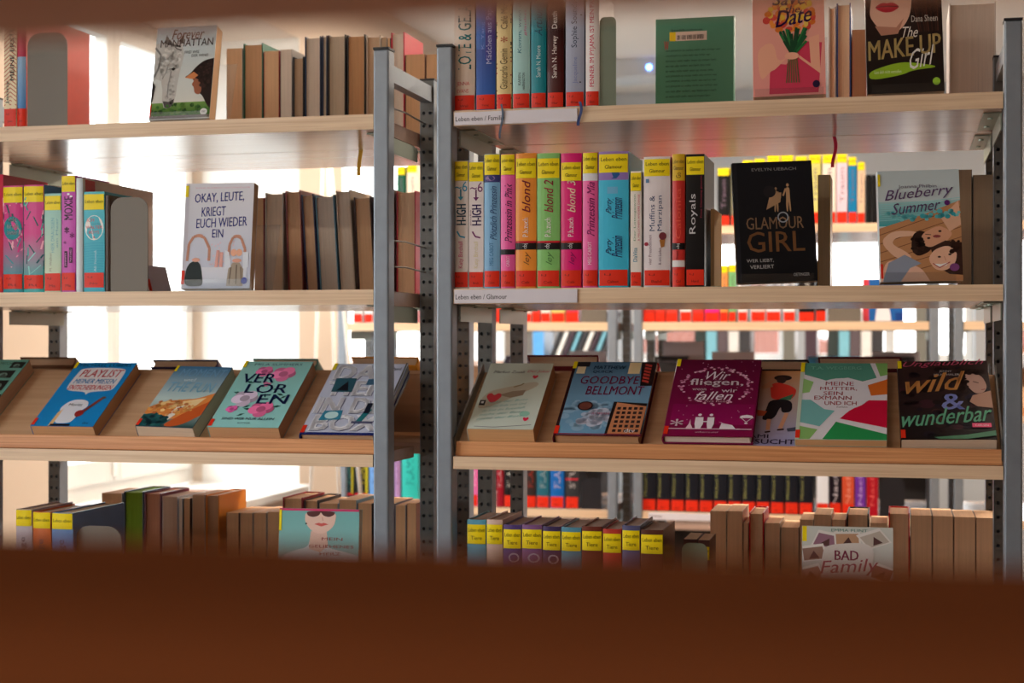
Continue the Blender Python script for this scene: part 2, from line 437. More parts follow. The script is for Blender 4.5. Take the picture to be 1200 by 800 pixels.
# added ceiling lamps, out of view, lighting covers and page tops (housing + glowing diffuser)
for i, (x, y) in enumerate(ADDED_LAMPS):
    e = empty('added_ceiling_lamp', (x, y, HC))
    tag(e, 'added unseen ceiling lamp over the %s aisle, %s one' % (['near', 'middle', 'far'][i // 2], ['left', 'right'][i % 2]), 'ceiling lamp', 'added ceiling lamps')
    bevel(MB().box(-.62, -.10, -.07, .62, .10, -.002).build('housing', M_white, e), .005)
    em = bpy.data.materials.new('added_lamp_diffuser'); em.use_nodes = True; bb = em.node_tree.nodes['Principled BSDF']
    bb.inputs['Emission Color'].default_value = (1, .80, .58, 1); bb.inputs['Emission Strength'].default_value = 2.5
    MB().box(-.58, -.08, -.082, .58, .08, -.071).build('diffuser', em, e)
    l = bpy.data.lights.new('added_lamp_light', 'AREA'); l.shape = 'RECTANGLE'; l.size = 1.15; l.size_y = .15; l.energy = ADDED_LAMP_W[i]; l.color = (1, .86, .70)
    lo = bpy.data.objects.new('added_lamp_light', l); sc.collection.objects.link(lo); lo.location = (0, 0, -.09); lo.parent = e

# ------------------------------------------------------------------ shelving
UB, MBZ, DB = CZ + .3735, CZ + .0650, CZ - .2205      # undersides of the upper, middle and display boards
TB = .0265                                            # board thickness
BB = CZ - .5205 - TB                                  # bottom board underside
PW = .028
def perf_face(m, x0, x1, y, z0, z1, mi=1):
    """front plate with two columns of round holes, 25 mm apart"""
    nz = int((z1 - z0) / .025); off = (z1 - z0 - nz * .025)
    xm = (x0 + x1) / 2
    def q(a, b, c, d):
        n = len(m.v); m.v += [(a, y, b), (c, y, b), (c, y, d), (a, y, d)]; m.f.append((n, n+1, n+2, n+3)); m.m.append(mi)
    if off > 1e-4: q(x0, z0, x1, z0 + off)
    r = .0034; hw = .0065; hp = .0125
    q(x0, z0 + off, xm - 2*hw, z1); q(xm + 2*hw, z0 + off, x1, z1)
    for k in range(nz):
        zc = z0 + off + .025 * (k + .5)
        for xc in (xm - hw, xm + hw):
            n = len(m.v)
            o = [(1,0),(1,1),(0,1),(-1,1),(-1,0),(-1,-1),(0,-1),(1,-1)]
            m.v += [(xc + a*hw, y, zc + b*hp) for a, b in o]
            m.v += [(xc + r*math.cos(math.pi/4*i), y, zc + r*math.sin(math.pi/4*i)) for i in range(8)]
            for i in range(8):
                j = (i + 1) % 8
                m.f.append((n+i, n+8+i, n+8+j, n+j)); m.m.append(mi)
def post(parent, x, y0, y1, z1, perf=False, name='post'):
    m = MB()
    if not perf: m.box(x, y0, 0, x + PW, y1, z1); o = m.build(name, M_post, parent); bevel(o, .003)
    else:
        t = .0018
        m.box(x, y0, 0, x + t, y1, z1); m.box(x + PW - t, y0, 0, x + PW, y1, z1); m.box(x + t, y1 - t, 0, x + PW - t, y1, z1)
        perf_face(m, x + t, x + PW - t, y0, .05, z1)
        o = m.build(name, [M_post, M_perf], parent)
    MB().box(x - .0005, y0 - .0005, z1, x + PW + .0005, y1 + .0005, z1 + .004).build('end_cap', M_cap, o)
    return o

def board(parent, x0, x1, y0, y1, z, front):
    """one shelf board: laminate panel, wooden edge band, two brackets with screws"""
    p = MB().box(x0, y0 + (.003 if front else 0), z, x1, y1 - (0 if front else .003), z + TB).build('shelf_board', M_lam, parent)
    ey = (y0, y0 + .003) if front else (y1 - .003, y1)
    MB().box(x0, ey[0], z, x1, ey[1], z + TB).build('edge_band', M_edge, p)
    for s in (0, 1):
        m = MB(); a = x0 + .0015 if s == 0 else x1 - .0275
        m.box(a, y0 + .045, z - .0025, a + .026, y1 - .03, z - .0003)
        xs = x0 - .0005 if s == 0 else x1 - .0015
        m.box(xs, y0 + .04, z - .03, xs + .002, y1 - .02, z - .0025)
        for t in (.25, .75):
            yy = y0 + .045 + (y1 - y0 - .075) * t
            m.tube([(a + .013, yy, z - .0025), (a + .013, yy, z - .005)], .0045, 8)
        m.build('bracket', M_brk, p)
    return p

TAU = math.radians(33.3); PY0 = .018; PZ0 = .047; PLEN = .232   # display panel: start depth, height above the board underside, length
def display(parent, x0, x1, ya, yb, z, front):
    """board with a raised lip and a slanted rest for books lying open to view"""
    s = 1 if front else -1; Y = ya if front else yb
    p = MB().box(x0, min(Y, Y + s*.24), z, x1, max(Y, Y + s*.24), z + TB * .8).build('display_board', M_lam, parent)
    def bx(m, a, b, c, d, e_, f_): return m.box(a, min(Y + s*b, Y + s*e_), c, d, max(Y + s*b, Y + s*e_), f_)
    bx(MB(), x0, -.0025, z - .0005, x1, .0, z + TB * .8).build('edge_band', M_edge, p)
    lp = bx(MB(), x0, .009, z + TB*.8, x1, .017, z + .047).build('lip', M_lip, parent); bevel(lp, .002)
    ct, st = math.cos(TAU), math.sin(TAU)
    pts = [(Y + s*PY0, z + PZ0 - .018), (Y + s*(PY0 + ct*PLEN), z + PZ0 - .018 + st*PLEN), (Y + s*(PY0 + ct*PLEN - st*.008), z + PZ0 - .018 + st*PLEN + .008*ct), (Y + s*(PY0 - st*.008), z + PZ0 - .018 + .008*ct)]
    if not front: pts = pts[::-1]
    MB().prism(pts, x0 + .002, x1 - .002, 'x').build('slanted_panel', M_ply, parent)
    for xx in (x0 - .001, x1 - .002):
        q = [(Y + s*(PY0 - .008), z + PZ0 - .02), (Y + s*(PY0 + ct*PLEN), z + PZ0 - .02 + st*PLEN), (Y + s*(PY0 + ct*PLEN - .012), z + PZ0 + .006 + st*PLEN), (Y + s*(PY0 - .016), z + PZ0 + .006)]
        if not front: q = q[::-1]
        MB().prism(q, xx, xx + .003, 'x').build('side_plate', M_rod, parent)

def bookcase(x0, x1, y0, label, dz=0.0, top=.512, guard=True, disp=True):
    """double-sided library bookcase; x0..x1 is where the boards run, y0 its front edge"""
    e = empty('bookcase', ((x0 + x1) / 2, y0, 0)); tag(e, label, 'bookcase', 'grey steel library bookcases')
    g = empty('t'); bpy.data.objects.remove(g)
    bx, by = e.location.x, e.location.y
    kids = []
    a, b = x0 - bx, x1 - bx; T = CZ + top + dz
    for x in (a - .0015 - PW, b + .0015):
        post(e, x, -.005, .03, T, False)
        post(e, x, .275, .305, T - .01, True)
        post(e, x, .535, .57, T, True)
        MB().box(x + .004, .031, T - .052, x + PW - .004, .534, T - .022).build('top_rail', M_post, e)
        MB().box(x + .004, .031, .06, x + PW - .004, .534, .09).build('bottom_rail', M_post, e)
    for z in (UB + dz, MBZ + dz, BB + dz, BB + dz - .33):
        board(e, a, b, 0, .283, z, True); board(e, a, b, .287, .57, z, False)
    if disp: display(e, a, b, 0, .57, DB + dz, True); display(e, a, b, 0, .57, DB + dz, False)
    else: board(e, a, b, 0, .283, DB + dz, True); board(e, a, b, .287, .57, DB + dz, False)
    if guard:
        for zz in (UB + .045, MBZ + .115, MBZ + .068):
            for x in (b + .012, a - .012):
                MB().tube([(x, .03, zz), (x, .15, zz + .004), (x, .276, zz)], .0016).build('guard_rod', M_rod, e)
    return e

RX0, RX1 = X(531.5, 0), X(1175.5, 0)
LX1 = X(437.5, 0); LX0 = LX1 - (RX1 - RX0)
bookcase(LX0, LX1, 0, 'grey steel bookcase on the left in front of the window')
bookcase(RX0, RX1, 0, 'grey steel bookcase on the right, with white shelf labels')
Y2 = 2.43
BX0, BX1 = X(753, Y2), X(1089, Y2); AX1 = X(712, Y2); AX0 = AX1 - (BX1 - BX0)
bookcase(AX0, AX1, Y2, 'grey steel bookcase in the second row, seen through the left bookcase gap', -.029, .512, False)
bookcase(BX0, BX1, Y2, 'grey steel bookcase in the second row, seen behind the right bookcase', -.029, .512, False)
CX0 = X(1129.5, Y2); CX1 = CX0 + (BX1 - BX0)
bookcase(CX0, CX1, Y2, 'grey steel bookcase in the second row at the far right edge', -.029, .512, False)

# label strips on shelf edges
def strip(x0, x1, y, z, h, txt, label, tw=.45):
    w_ = x1 - x0
    e = empty('shelf_label', ((x0 + x1) / 2, y, z)); tag(e, label, 'label', 'shelf labels')
    bevel(MB().box(-w_/2, -.0022, 0, w_/2, 0, h).build('plate', M_strip, e), .0006)
    if txt: Art().T(txt, .012, .30, .012 + tw, .66, (24, 24, 44)).build('lettering', lambda u, v, eps: (-w_/2 + w_*u, -.0022 - eps, h*v), e)
strip(RX0 + .002, X(677, 0), -.001, UB + .001, TB - .004, 'Leben eben / Familie', 'white shelf label reading Leben eben / Familie under the top row', .40)
strip(RX0 + .002, X(677, 0), -.001, MBZ + .001, TB - .003, 'Leben eben / Glamour', 'white shelf label reading Leben eben / Glamour under the yellow labelled spines', .42)
strip(BX0 + .02, X(880, Y2), Y2 - .001, BB - .029, TB - .003, 'Fantasy', 'white shelf label under the black book series on the back bookcase', .12)

# the bookcase the camera looks through: a dark board, one above lightened for bounce light, and its posts
e = empty('bookcase', (0, -DIST + .2, 0)); tag(e, 'brown wooden bookcase close to the camera, blurred, its boards framing the view', 'bookcase')
cy = .2
fe = .415
yo = -DIST + .2
lo = MB().box(-.75, -.10 , CZ - .0565 - .024, .45, fe - .2, CZ - .0565).build('lower_board', M_fore, e); bevel(lo, .002)
up = MB().box(-.75, .10, CZ + .0875, .45, fe - .2, CZ + .0875 + .024).build('upper_board', M_fore_lit, e); bevel(up, .002)
for x in (-.78, .45):
    MB().box(x, -.10, 0, x + .03, fe - .2, 1.95).build('side_panel', M_fore, e)
for z in (.1, .55, .95): MB().box(-.75, -.10, z, .45, fe - .2, z + .024).build('shelf_board', M_fore, e)
for z in (1.80,): MB().box(-.75, -.10, z, .45, fe - .2, z + .024).build('shelf_board', M_fore_lit, e)

# ------------------------------------------------------------------ books
def Zt(px, py, Y): return at(px, py, Y).z
UT, MT, BT = UB + TB, MBZ + TB, BB + TB       # top faces of the boards
G = .0006

def std(px0, px1, pyt, Y, base, cover, label, group, W=None, hard=False, **k):
    """book standing with its spine to the front"""
    x0, x1 = X(px0, Y), X(px1, Y); H = Zt((px0 + px1) / 2, pyt, Y) - base
    return book(Tr(x0, Y, base + G), x1 - x0 - .0006, W or (.145 if hard else .13), H, cover, label, group, hard=hard, **k)

def fore(px0, px1, pyt, Y, base, cover, label, group, W=.135, hard=False, lean=0, **k):
    """book standing with its fore-edge to the front (its spine looks to the other aisle)"""
    x0, x1 = X(px0, Y), X(px1, Y); H = Zt((px0 + px1) / 2, pyt, Y) - base
    T = x1 - x0 - .0006
    M = Tr(x1, Y + W, base + G) @ (Ry(math.radians(lean)) if lean else Matrix()) @ Rz(math.pi)
    return book(M, T, W, H, cover, label, group, hard=hard, **k)

def face(px, py, Y, W, H, T, cover, label, group, yaw=0, tilt=0, roll=0, base=None, **k):
    """book standing face out; px, py is the lower left corner of its front cover"""
    p = at(px, py, Y)
    if base is not None: p.z = base
    M = Matrix.Translation(p) @ Rz(math.radians(yaw)) @ Rx(-math.radians(tilt)) @ Ry(math.radians(roll)) @ Rz(-math.pi / 2) @ Tr(-T, 0, 0)
    return book(M, T, W, H, cover, label, group, **k)

def slope(px, W, H, T, cover, label, group, roll=0, lift=0, up=.004, back=False, **k):
    """book lying on the slanted panel of the display board; px is where its lower left corner shows"""
    ct, st = math.cos(TAU), math.sin(TAU)
    if not back:
        x = X(px, .02); y = PY0 + ct*up - st*(lift - .0005); z = DB + PZ0 + st*up + ct*(lift + .0005) - .0085
        M = Tr(x, y - st * 0, z) @ Rx(-(math.pi/2 - TAU)) @ Ry(math.radians(roll)) @ Rz(-math.pi/2)
    else:
        x = X(px, .38) + W; y = .57 - PY0 - ct*up + st*lift; z = DB + PZ0 + st*up + ct*(lift + .0005) - .0085
        M = Tr(x, y, z) @ Rz(math.pi) @ Rx(-(math.pi/2 - TAU)) @ Rz(-math.pi/2)
    return book(M, T, W, H, cover, label, group, **k)

def acrylic(px0, px1, py, Y, base, label):
    x0, x1 = X(px0, Y), X(px1, Y); w_ = x1 - x0
    e = empty('book_stand', ((x0 + x1) / 2, Y, base)); tag(e, label, 'stand', 'clear acrylic book stands')
    m = MB().box(-w_/2, -.020, .0005, w_/2, .075, .0025); m.build('base', M_acryl, e)
    MB().box(-w_/2, -.0225, .0005, w_/2, -.0205, .022).build('front_lip', M_acryl, e)
    MB().prism([(.076, .0005), (.078, .0005), (.118, .13), (.116, .13)], -w_/2, w_/2, 'x').build('back_rest', M_acryl, e)

def bookend(px0, px1, pyt, Y, base, m, label, depth=.13, side='L', grp='metal bookends'):
    """folded sheet bookend: upright plate with rounded corners facing the aisle side and a foot"""
    x0, x1 = X(px0, Y), X(px1, Y); H = Zt((px0 + px1) / 2, pyt, Y) - base; w_ = x1 - x0
    e = empty('bookend', ((x0 + x1) / 2, Y, base)); tag(e, label, 'bookend', grp)
    r = min(.03, w_ * .3)
    pts = [(-w_/2, 0), (w_/2, 0)] + [(w_/2 - r + r*math.cos(a), H - r + r*math.sin(a)) for a in (0, .4, .8, 1.2, 1.5708)] + [(-w_/2 + r - r*math.sin(a), H - r + r*math.cos(a)) for a in (0, .4, .8, 1.2, 1.5708)]
    MB().prism(pts, -.001, .001, 'y').build('upright_plate', m, e)
    MB().box(-w_/2, .001, .0003, w_/2, depth, .0015).build('foot', m, e)
    return e

def ribbon(px, py0, py1, Y, col, label, w_=.0035):
    p = at(px, py0, Y); q = at(px, py1, Y); m = MB(); n = 8; V = []
    for i in range(n + 1):
        t = i / n; z = p.z + (q.z - p.z) * t; x = .003 * math.sin(t * 5); V += [(x - w_/2, -.001 * math.sin(t*3), z - p.z), (x + w_/2, -.001 * math.sin(t*4) - .0006, z - p.z)]
    o = mesh_obj('bookmark_ribbon', V, [(2*i, 2*i+1, 2*i+3, 2*i+2) for i in range(n)], mat('ribbon_cloth', col, .6))
    o.location = p; sm = o.modifiers.new('thickness', 'SOLIDIFY'); sm.thickness = .0006
    tag(o, label, 'ribbon', 'bookmark ribbons')

GU = 'books on the top shelf of the right bookcase'; A = Art
# --- right bookcase, top shelf: spines
Y = .016
std(532.5, 557, -14, Y, UT, (226, 206, 190), 'cream spine reading Love & Gelato, first on the top right shelf', GU, hard=True, rl=True, tag2='Wel',
    spine=A().T('LOVE & GELATO', .20, .34, .84, .98, (40, 120, 124), 90, .025).T('JENNA', .12, .20, .75, .24, (200, 60, 70), 0, .01).T('EVANS', .15, .15, .7, .18, (200, 60, 70)))
std(558, 581, -14, Y, UT, (52, 92, 168), 'blue spine reading Maedchen aus Papier with purple glow', GU, hard=True, rl=True, tag2='Yang',
    spine=A().R(0, .13, 1, .5, (50, 96, 176), (60, 80, 150)).R(.5, .4, 1, .98, (64, 70, 150), (110, 70, 120)).T('Mädchen aus Papier', .55, .38, .9, .9, (190, 190, 225), 90).T('K. Yang', .28, .5, .48, .72, (120, 140, 210), 90))
a = A().R(0, 0, 1, 1, (232, 208, 150))
rnd = random.Random(3)
for i in range(34): a.E(rnd.choice([.03, .97]), rnd.random(), .05, .006, rnd.choice([(170, 40, 60), (40, 70, 60), (120, 60, 60)]), 8)
std(582, 600, -14, Y, UT, (232, 208, 150), 'pale yellow spine reading Giancarlo Gemin with floral edges', GU, hard=True, rl=True, tag2='Gem',
    spine=a.T('Giancarlo Gemin', .25, .17, .75, .50, (90, 70, 40), 90, .01).T('*', .3, .55, .75, .60, (190, 50, 50), 0, .03).T('Café Morelli', .3, .66, .75, .95, (120, 100, 70), 90))
std(601, 621.5, -14, Y, UT, (166, 208, 206), 'light aqua spine with thin handwriting between yellow and teal spines', GU, hard=True, rl=True, tag2='Ham',
    spine=A().T('Komm, wenn du', .3, .46, .55, .9, (40, 110, 130), 90, 0, .2).T('glaubst', .66, .60, .84, .82, (210, 100, 150), 90, 0, .2).T('KAREN', .34, .20, .48, .30, INK, 90, .01).T('HARRINGTON', .58, .16, .72, .30, INK, 90, .01))
std(622.5, 640.5, -14, Y, UT, (14, 132, 146), 'deep teal spine reading Arthur, with white author name', GU, hard=True, rl=True, tag2='Moo',
    spine=A().T('Arthur', .25, .60, .75, .84, (10, 60, 90), 90, .02, .3).T('Sarah N. Moore', .35, .26, .65, .52, (200, 225, 225), 90))
std(641.5, 661, -14, Y, UT, (70, 14, 16), 'dark red spine reading Sarah N. Harvey Death', GU, hard=True, rl=True, tag2='Har',
    spine=A().R(0, .3, 1, .9, (74, 12, 14), (26, 8, 10)).T('Sarah N. Harvey', .3, .25, .68, .60, (236, 226, 220), 90).T('Death', .3, .66, .62, .80, (236, 226, 220), 90))
std(663, 685, -14, Y, UT, (150, 160, 190), 'grey-blue spine reading Sophie Soundso', GU, hard=True, rl=True, tag2='Big',
    spine=A().R(0, 0, 1, 1, (156, 162, 186), (178, 184, 204)).T('Sophie Soundso', .32, .50, .72, .92, (24, 32, 60), 90, .01).T('Jacqueline', .4, .2, .7, .42, (120, 130, 180), 90).E(.85, .77, .05, .006, INK, 8).E(.8, .21, .05, .006, INK, 8))
std(686.5, 702.5, -14, Y, UT, (232, 224, 222), 'white spine reading Penner im Pyjama ist mein Papa in pink', GU, hard=True, rl=True, tag2='Zimm',
    spine=A().T('PENNER IM PYJAMA IST MEIN PAPA', .3, .17, .74, .95, (206, 30, 80), 90, .02))
bookend(703, 722, 20, .02, UT, M_bookend2, 'sage green metal bookend beside the white pyjama spine')
strip_tail = None
# --- top shelf, face-out books and their neighbours
a = A().R(0, 0, 1, 1, (70, 136, 112), (84, 150, 126)).R(.18, .80, .66, .88, (226, 214, 206)).R(.18, .80, .26, .88, YEL)
for i in range(22): a.R(.28 + i*.016, .81, .28 + i*.016 + rnd.choice([.004, .009]), .85, INK, seg=1)
a.T('W', .11, .72, .17, .80, (200, 40, 60), 0, .01).T('Stadtbücherei', .2, .885, .6, .905, INK)
for i in range(10): a.T(rnd.choice(['enn man alles verliert, was bleibt dann noch', 'und plötzlich ist nichts mehr wie vorher war', 'sie weiss nicht mehr, wem sie trauen kann']), .13, .70 - i*.045, rnd.uniform(.7, .84), .725 - i*.045, (30, 60, 50))
a.R(.12, .06, .84, .20, (78, 144, 120))
e = face(768, 120, .33, .148, .2165, .02, (72, 140, 116), 'green book with its back cover and barcode towards the viewer, top shelf', GU, base=UT + G, hard=True, tilt=2)
e.matrix_world = Tr(X(768, .36), .36, UT + G) @ Rx(-.03) @ Rz(math.pi / 2) @ Tr(0, -.148, 0)
# cover art of the back side is built on the copy's own frame
a.build('back_print', lambda u, v, eps: (-eps, .148 * (1 - u), .2165 * v), e)

a = A().R(0, 0, 1, 1, (240, 158, 150), (238, 170, 150))
a.P([(.24, .32), (.46, .30), (.72, .52), (.96, .50), (.90, .02), (.22, .02)], (214, 60, 92)).P([(.05, .44), (.2, .52), (.3, .50), (.34, .32), (.55, .4), (.56, .44), (.32, .26), (.24, .24), (.1, .14)], (244, 178, 150))
a.P([(.78, .55), (.92, .58), (.93, .2), (.6, .38), (.58, .42), (.8, .3)], (244, 178, 150))
for i in range(70):
    t = rnd.uniform(0, 6.28); r = rnd.random() ** .5
    a.E(.52 + .36*r*math.cos(t), .78 + .17*r*math.sin(t), rnd.uniform(.03, .06), rnd.uniform(.02, .04), rnd.choice([(226, 120, 40), (240, 200, 90), (216, 70, 60), (246, 150, 60), (236, 190, 60)]), 9)
for i in range(30): a.L([(.55, .38), (.55 + rnd.uniform(-.22, .22), .5 + rnd.random()*.16)], .022, rnd.choice([(20, 90, 50), (40, 120, 60), (16, 70, 40)]))
for i in range(6): a.L([(.5 + i*.02, .40), (.46 + i*.035, .12)], .008, (60, 110, 60))
a.E(.54, .38, .1, .035, (244, 178, 150)).T('Save', .28, .88, .74, 1.0, (60, 24, 90), 0, .03, .3).T('the', .46, .80, .66, .87, (60, 24, 90), 0, .02, .3).T('Date', .32, .66, .82, .82, (60, 24, 90), 0, .035, .3, .05).E(.87, .1, .05, .035, (40, 20, 60))
face(883, 108, .045, .120, .185, .018, (238, 160, 150), 'pink book Save the Date with a flower bouquet on the cover', GU, base=UT + .012, tilt=12, yaw=3, roll=-1, front=a, page=(236, 204, 176))
acrylic(886, 966, 108, .045, UT, 'clear acrylic stand under the pink bouquet book')
fore(970.5, 979.5, 8, .30, UT, (220, 210, 200), 'narrow cream page edge right of the bouquet book', GU, W=.13, hard=True, page=(226, 190, 156))
fore(980, 997, 4, .30, UT, (52, 76, 140), 'blue-covered hardcover with its cream page edge out, top right shelf', GU, W=.135, hard=True, page=(238, 204, 166))
fore(998, 1015, 35, .30, UT, (150, 60, 50), 'short brown page edge left of the make-up book', GU, W=.12, page=(190, 140, 104))
a = A().R(0, 0, 1, 1, (20, 12, 10), (46, 24, 20))
a.P([(.10, 1), (.08, .86), (.05, .72), (.12, .64), (.22, .56), (.38, .54), (.52, .62), (.60, .74), (.62, 1)], (226, 176, 152)).P([(.12, .62), (.4, .60), (.5, .68), (.42, .54), (.2, .53)], (188, 130, 108))
a.P([(.12, .795), (.22, .835), (.29, .825), (.36, .835), (.46, .79), (.36, .745), (.26, .74), (.18, .76)], (190, 20, 50)).L([(.14, .795), (.3, .80), (.44, .79)], .008, (90, 10, 30)).E(.29, .93, .07, .015, (196, 140, 118), 12)
for i in range(12): a.L([(.66 + i*.02, 1), (.64 + i*.03, .8), (.7 + i*.024, .55)], .01, rnd.choice([(60, 30, 22), (80, 40, 28), (36, 18, 14)]))
a.T('Dana Sheen', .60, .64, .94, .70, (200, 190, 180)).T('The', .48, .50, .68, .60, (236, 226, 214), 0, .01, .4).T('MAKE UP', .03, .30, .97, .48, (214, 186, 120), 0, .04, 0, .05)
a.P([(.02, .20), (.3, .26), (.52, .28), (.98, .22), (.6, .20), (.46, .16), (.04, .12)], (150, 190, 40)).T('Lass dich nicht verstellen', .1, .18, .45, .21, (230, 240, 200)).T('Girl', .56, .20, .88, .38, (240, 236, 230), 0, .01, .35, .05).E(.90, .09, .05, .035, (160, 210, 60), 14)
face(1016.5, 103, .045, .124, .190, .019, (30, 18, 16), 'dark book The Make Up Girl with red lips on the cover', GU, base=UT + .010, tilt=10, yaw=3, roll=-1, front=a)
acrylic(1022, 1108, 103, .045, UT, 'clear acrylic stand under the make-up book')
fore(1112, 1167, 3, .30, UT, (226, 214, 204), 'very thick pale book block at the right end of the top shelf', GU, W=.16, hard=True, page=(224, 206, 190))

# --- right bookcase, middle shelf: yellow labelled spines
GM = 'yellow labelled books on the middle shelf of the right bookcase'; LG = ('Leben eben', 'Glamour'); Y = .016
yh = (.845, 1.0)
def hg(col):
    return A().T('~6', .1, .76, .95, .84, col, 0, .01).T('|', .45, .70, .55, .78, col, 0, .02).P([(.3, .72), (.7, .72), (.5, .69)], col).T('H-IGH', .22, .50, .86, .66, (20, 70, 96) if col[2] > 150 else (50, 26, 90), 90, .05).T('plötzlich', .08, .50, .2, .62, col, 90).L([(.8, .40), (.45, .41), (.25, .45)], .012, col, .12)
std(531.5, 549, 189, Y, MT, (236, 228, 226), 'white spine with teal arrows, first of the yellow labelled row', GM, rl=True, tag2='Birch', yl=LG, ylh=yh,
    spine=hg((60, 160, 200)).T('Katy Birchall', .35, .16, .72, .37, (206, 80, 140), 90, .01))
std(549.5, 567, 190, Y, MT, (236, 226, 226), 'white spine with purple arrows, second of the yellow labelled row', GM, rl=True, tag2='Birch', yl=LG, ylh=yh,
    spine=hg((120, 50, 110)).T('Katy Birchall', .35, .16, .72, .37, (226, 214, 170), 90))
std(567.5, 586.5, 181, Y, MT, (124, 176, 216), 'light blue spine with dark script lettering beside the pink one', GM, rl=True, tag2='Cabot', yl=LG, ylh=yh, hard=True,
    spine=A().R(.0, .79, 1, .86, (60, 60, 120)).E(.4, .82, .3, .02, (150, 120, 170)).T('Plötzlich Prinzessin', .4, .36, .80, .76, (50, 80, 130), 90, .02, .4).T('MEG CABOT', .35, .17, .6, .34, (50, 110, 160), 90, .01))
std(587, 604, 181, Y, MT, (236, 96, 166), 'pink spine with dark script lettering and a black band', GM, rl=True, tag2='Cabot', yl=LG, ylh=yh, hard=True,
    spine=A().T('Prinzessin in Pink', .3, .34, .80, .78, (60, 20, 60), 90, .03, .4).R(0, .25, 1, .29, (24, 20, 24)).T('CABOT', .4, .16, .64, .24, (250, 210, 230), 90, .02))
def blond(n, c, tc, tc2):
    return A().R(0, .285, 1, .335, (24, 18, 20)).R(0, .335, 1, .35, (200, 20, 40)).T('cbj', .35, .292, .62, .33, (240, 240, 240), 90, .02).T('P.b.zuch', .35, .38, .62, .52, (250, 240, 240), 90, .02).T('blond' + n, .32, .56, .72, .80, tc, 90, .03, .3).T('ley', .4, .17, .75, .27, tc2, 90, .01, .4)
std(604.5, 629, 180, Y, MT, (240, 150, 56), 'orange spine reading blond with a black band', GM, rl=True, tag2='Cab', yl=LG, ylh=(.815, .965), hard=True, spine=blond('', 0, (130, 30, 50), (130, 80, 40)))
std(629.5, 656.5, 180, Y, MT, (134, 196, 112), 'green spine reading blond 2 with a black band', GM, rl=True, tag2='Cab', yl=LG, ylh=(.815, .965), hard=True, spine=blond(' 2', 0, (160, 30, 60), (80, 130, 70)))
std(657.5, 682, 180, Y, MT, (222, 20, 116), 'magenta spine reading blond 3 with a black band', GM, rl=True, tag2='Cab', yl=LG, ylh=(.795, .935), hard=True, spine=blond(' 3', 0, (250, 226, 200), (140, 10, 90)))
std(683, 701, 179, Y, MT, (238, 100, 166), 'pink spine with white strip between magenta and wide blue spines', GM, rl=True, tag2='Cabot', yl=LG, ylh=yh, hard=True,
    spine=A().R(0, .79, 1, .86, (226, 226, 236)).T('Prinzessin Mia', .3, .38, .80, .78, (130, 20, 90), 90, .03, .4).T('MEG CABOT', .35, .17, .6, .34, (255, 226, 240), 90, .02))
a = A().R(0, .79, 1, 1, (150, 120, 190)).R(0, .0, 1, .79, (60, 186, 222), (70, 190, 226)).P([(.4, .87), (.5, .81), (.42, .80), (.6, .80), (.72, .83), (.62, .87)], (40, 90, 150)).R(.3, .69, .65, .74, (110, 180, 220))
for t, u0, v0, u1, v1 in (('Party', .25, .54, .5, .66), ('Prinzessin', .45, .50, .8, .66), ('Party', .25, .24, .5, .36), ('Prinzessin', .45, .22, .8, .38)): a.T(t, u0, v0, u1, v1, (40, 50, 110), 90, .03, .6)
std(701.5, 737, 178, Y, MT, (70, 190, 226), 'widest bright blue spine with a purple top', GM, rl=True, tag2='Cabot', yl=LG, ylh=(.845, .985), hard=True, W=.15, spine=a)
std(739, 752, 201, Y, MT, (236, 230, 222), 'short narrow white spine reading Lottogewinn', GM, rl=True, tag2='Dav', yl=LG, ylh=(.83, .99), W=.11,
    spine=A().T('Der Lottogewinn', .3, .40, .52, .80, (90, 150, 110), 90, .01).T('& MILLIONEN ANDERE DINGE', .68, .40, .84, .80, (206, 40, 90), 90, .01).T('DaVita', .25, .22, .62, .34, (60, 150, 180), 90, .02))
std(754.5, 786, 184, Y, MT, (226, 218, 222), 'white spine reading Muffins & Marzipan with a cupcake', GM, rl=True, tag2='Bald', yl=LG, ylh=(.85, .985), hard=True,
    spine=A().T('Muffins &', .22, .43, .42, .70, (50, 70, 110), 90, .01).T('Marzipan', .52, .43, .74, .70, (50, 70, 110), 90, .01).T('vier Freundinnen', .18, .17, .3, .40, (120, 90, 110), 90).T('& ein Laden', .56, .17, .66, .30, (120, 90, 110), 90).P([(.6, .36), (.82, .39), (.78, .31), (.66, .30)], (170, 110, 50)).E(.72, .39, .14, .03, (120, 50, 60)).E(.1, .33, .08, .015, (160, 40, 60)).R(.08, .80, .2, .83, (90, 130, 170)))
std(788, 803, 181, Y, MT, (206, 52, 46), 'dull red spine with a brownish yellow label and black band', GM, rl=True, tag2='Cal', hard=True,
    spine=A().R(0, .80, 1, 1, (220, 180, 40)).T('Leben eben', .06, .93, .96, .96, INK).T('Glamour', .1, .88, .9, .91, INK).T('Go', .3, .82, .7, .86, INK, 90).R(0, .28, 1, .33, (24, 18, 20)).T('cbj', .35, .285, .62, .325, (240, 240, 240), 90, .02).T('Promi', .3, .21, .5, .27, INK, 90).R(0, .15, 1, .20, (230, 226, 226)).T('Calonita', .3, .36, .7, .74, (226, 90, 70), 90, .01))
std(804, 826, 181, Y, MT, (16, 14, 18), 'black spine reading Royals, last of the yellow labelled row', GM, rl=True, tag2='Hard', yl=LG, ylh=(.845, .985), W=.145,
    spine=A().T('Royals', .18, .40, .62, .70, (200, 200, 206), 90, .005).T('Prinz Charming gesucht', .78, .52, .88, .84, (180, 50, 80), 90, .01))
m = MB(); x0 = X(829, .10)
e = empty('bookend', (x0, .06, MT)); tag(e, 'tall narrow metal bookend closing the yellow labelled row', 'bookend', 'metal bookends')
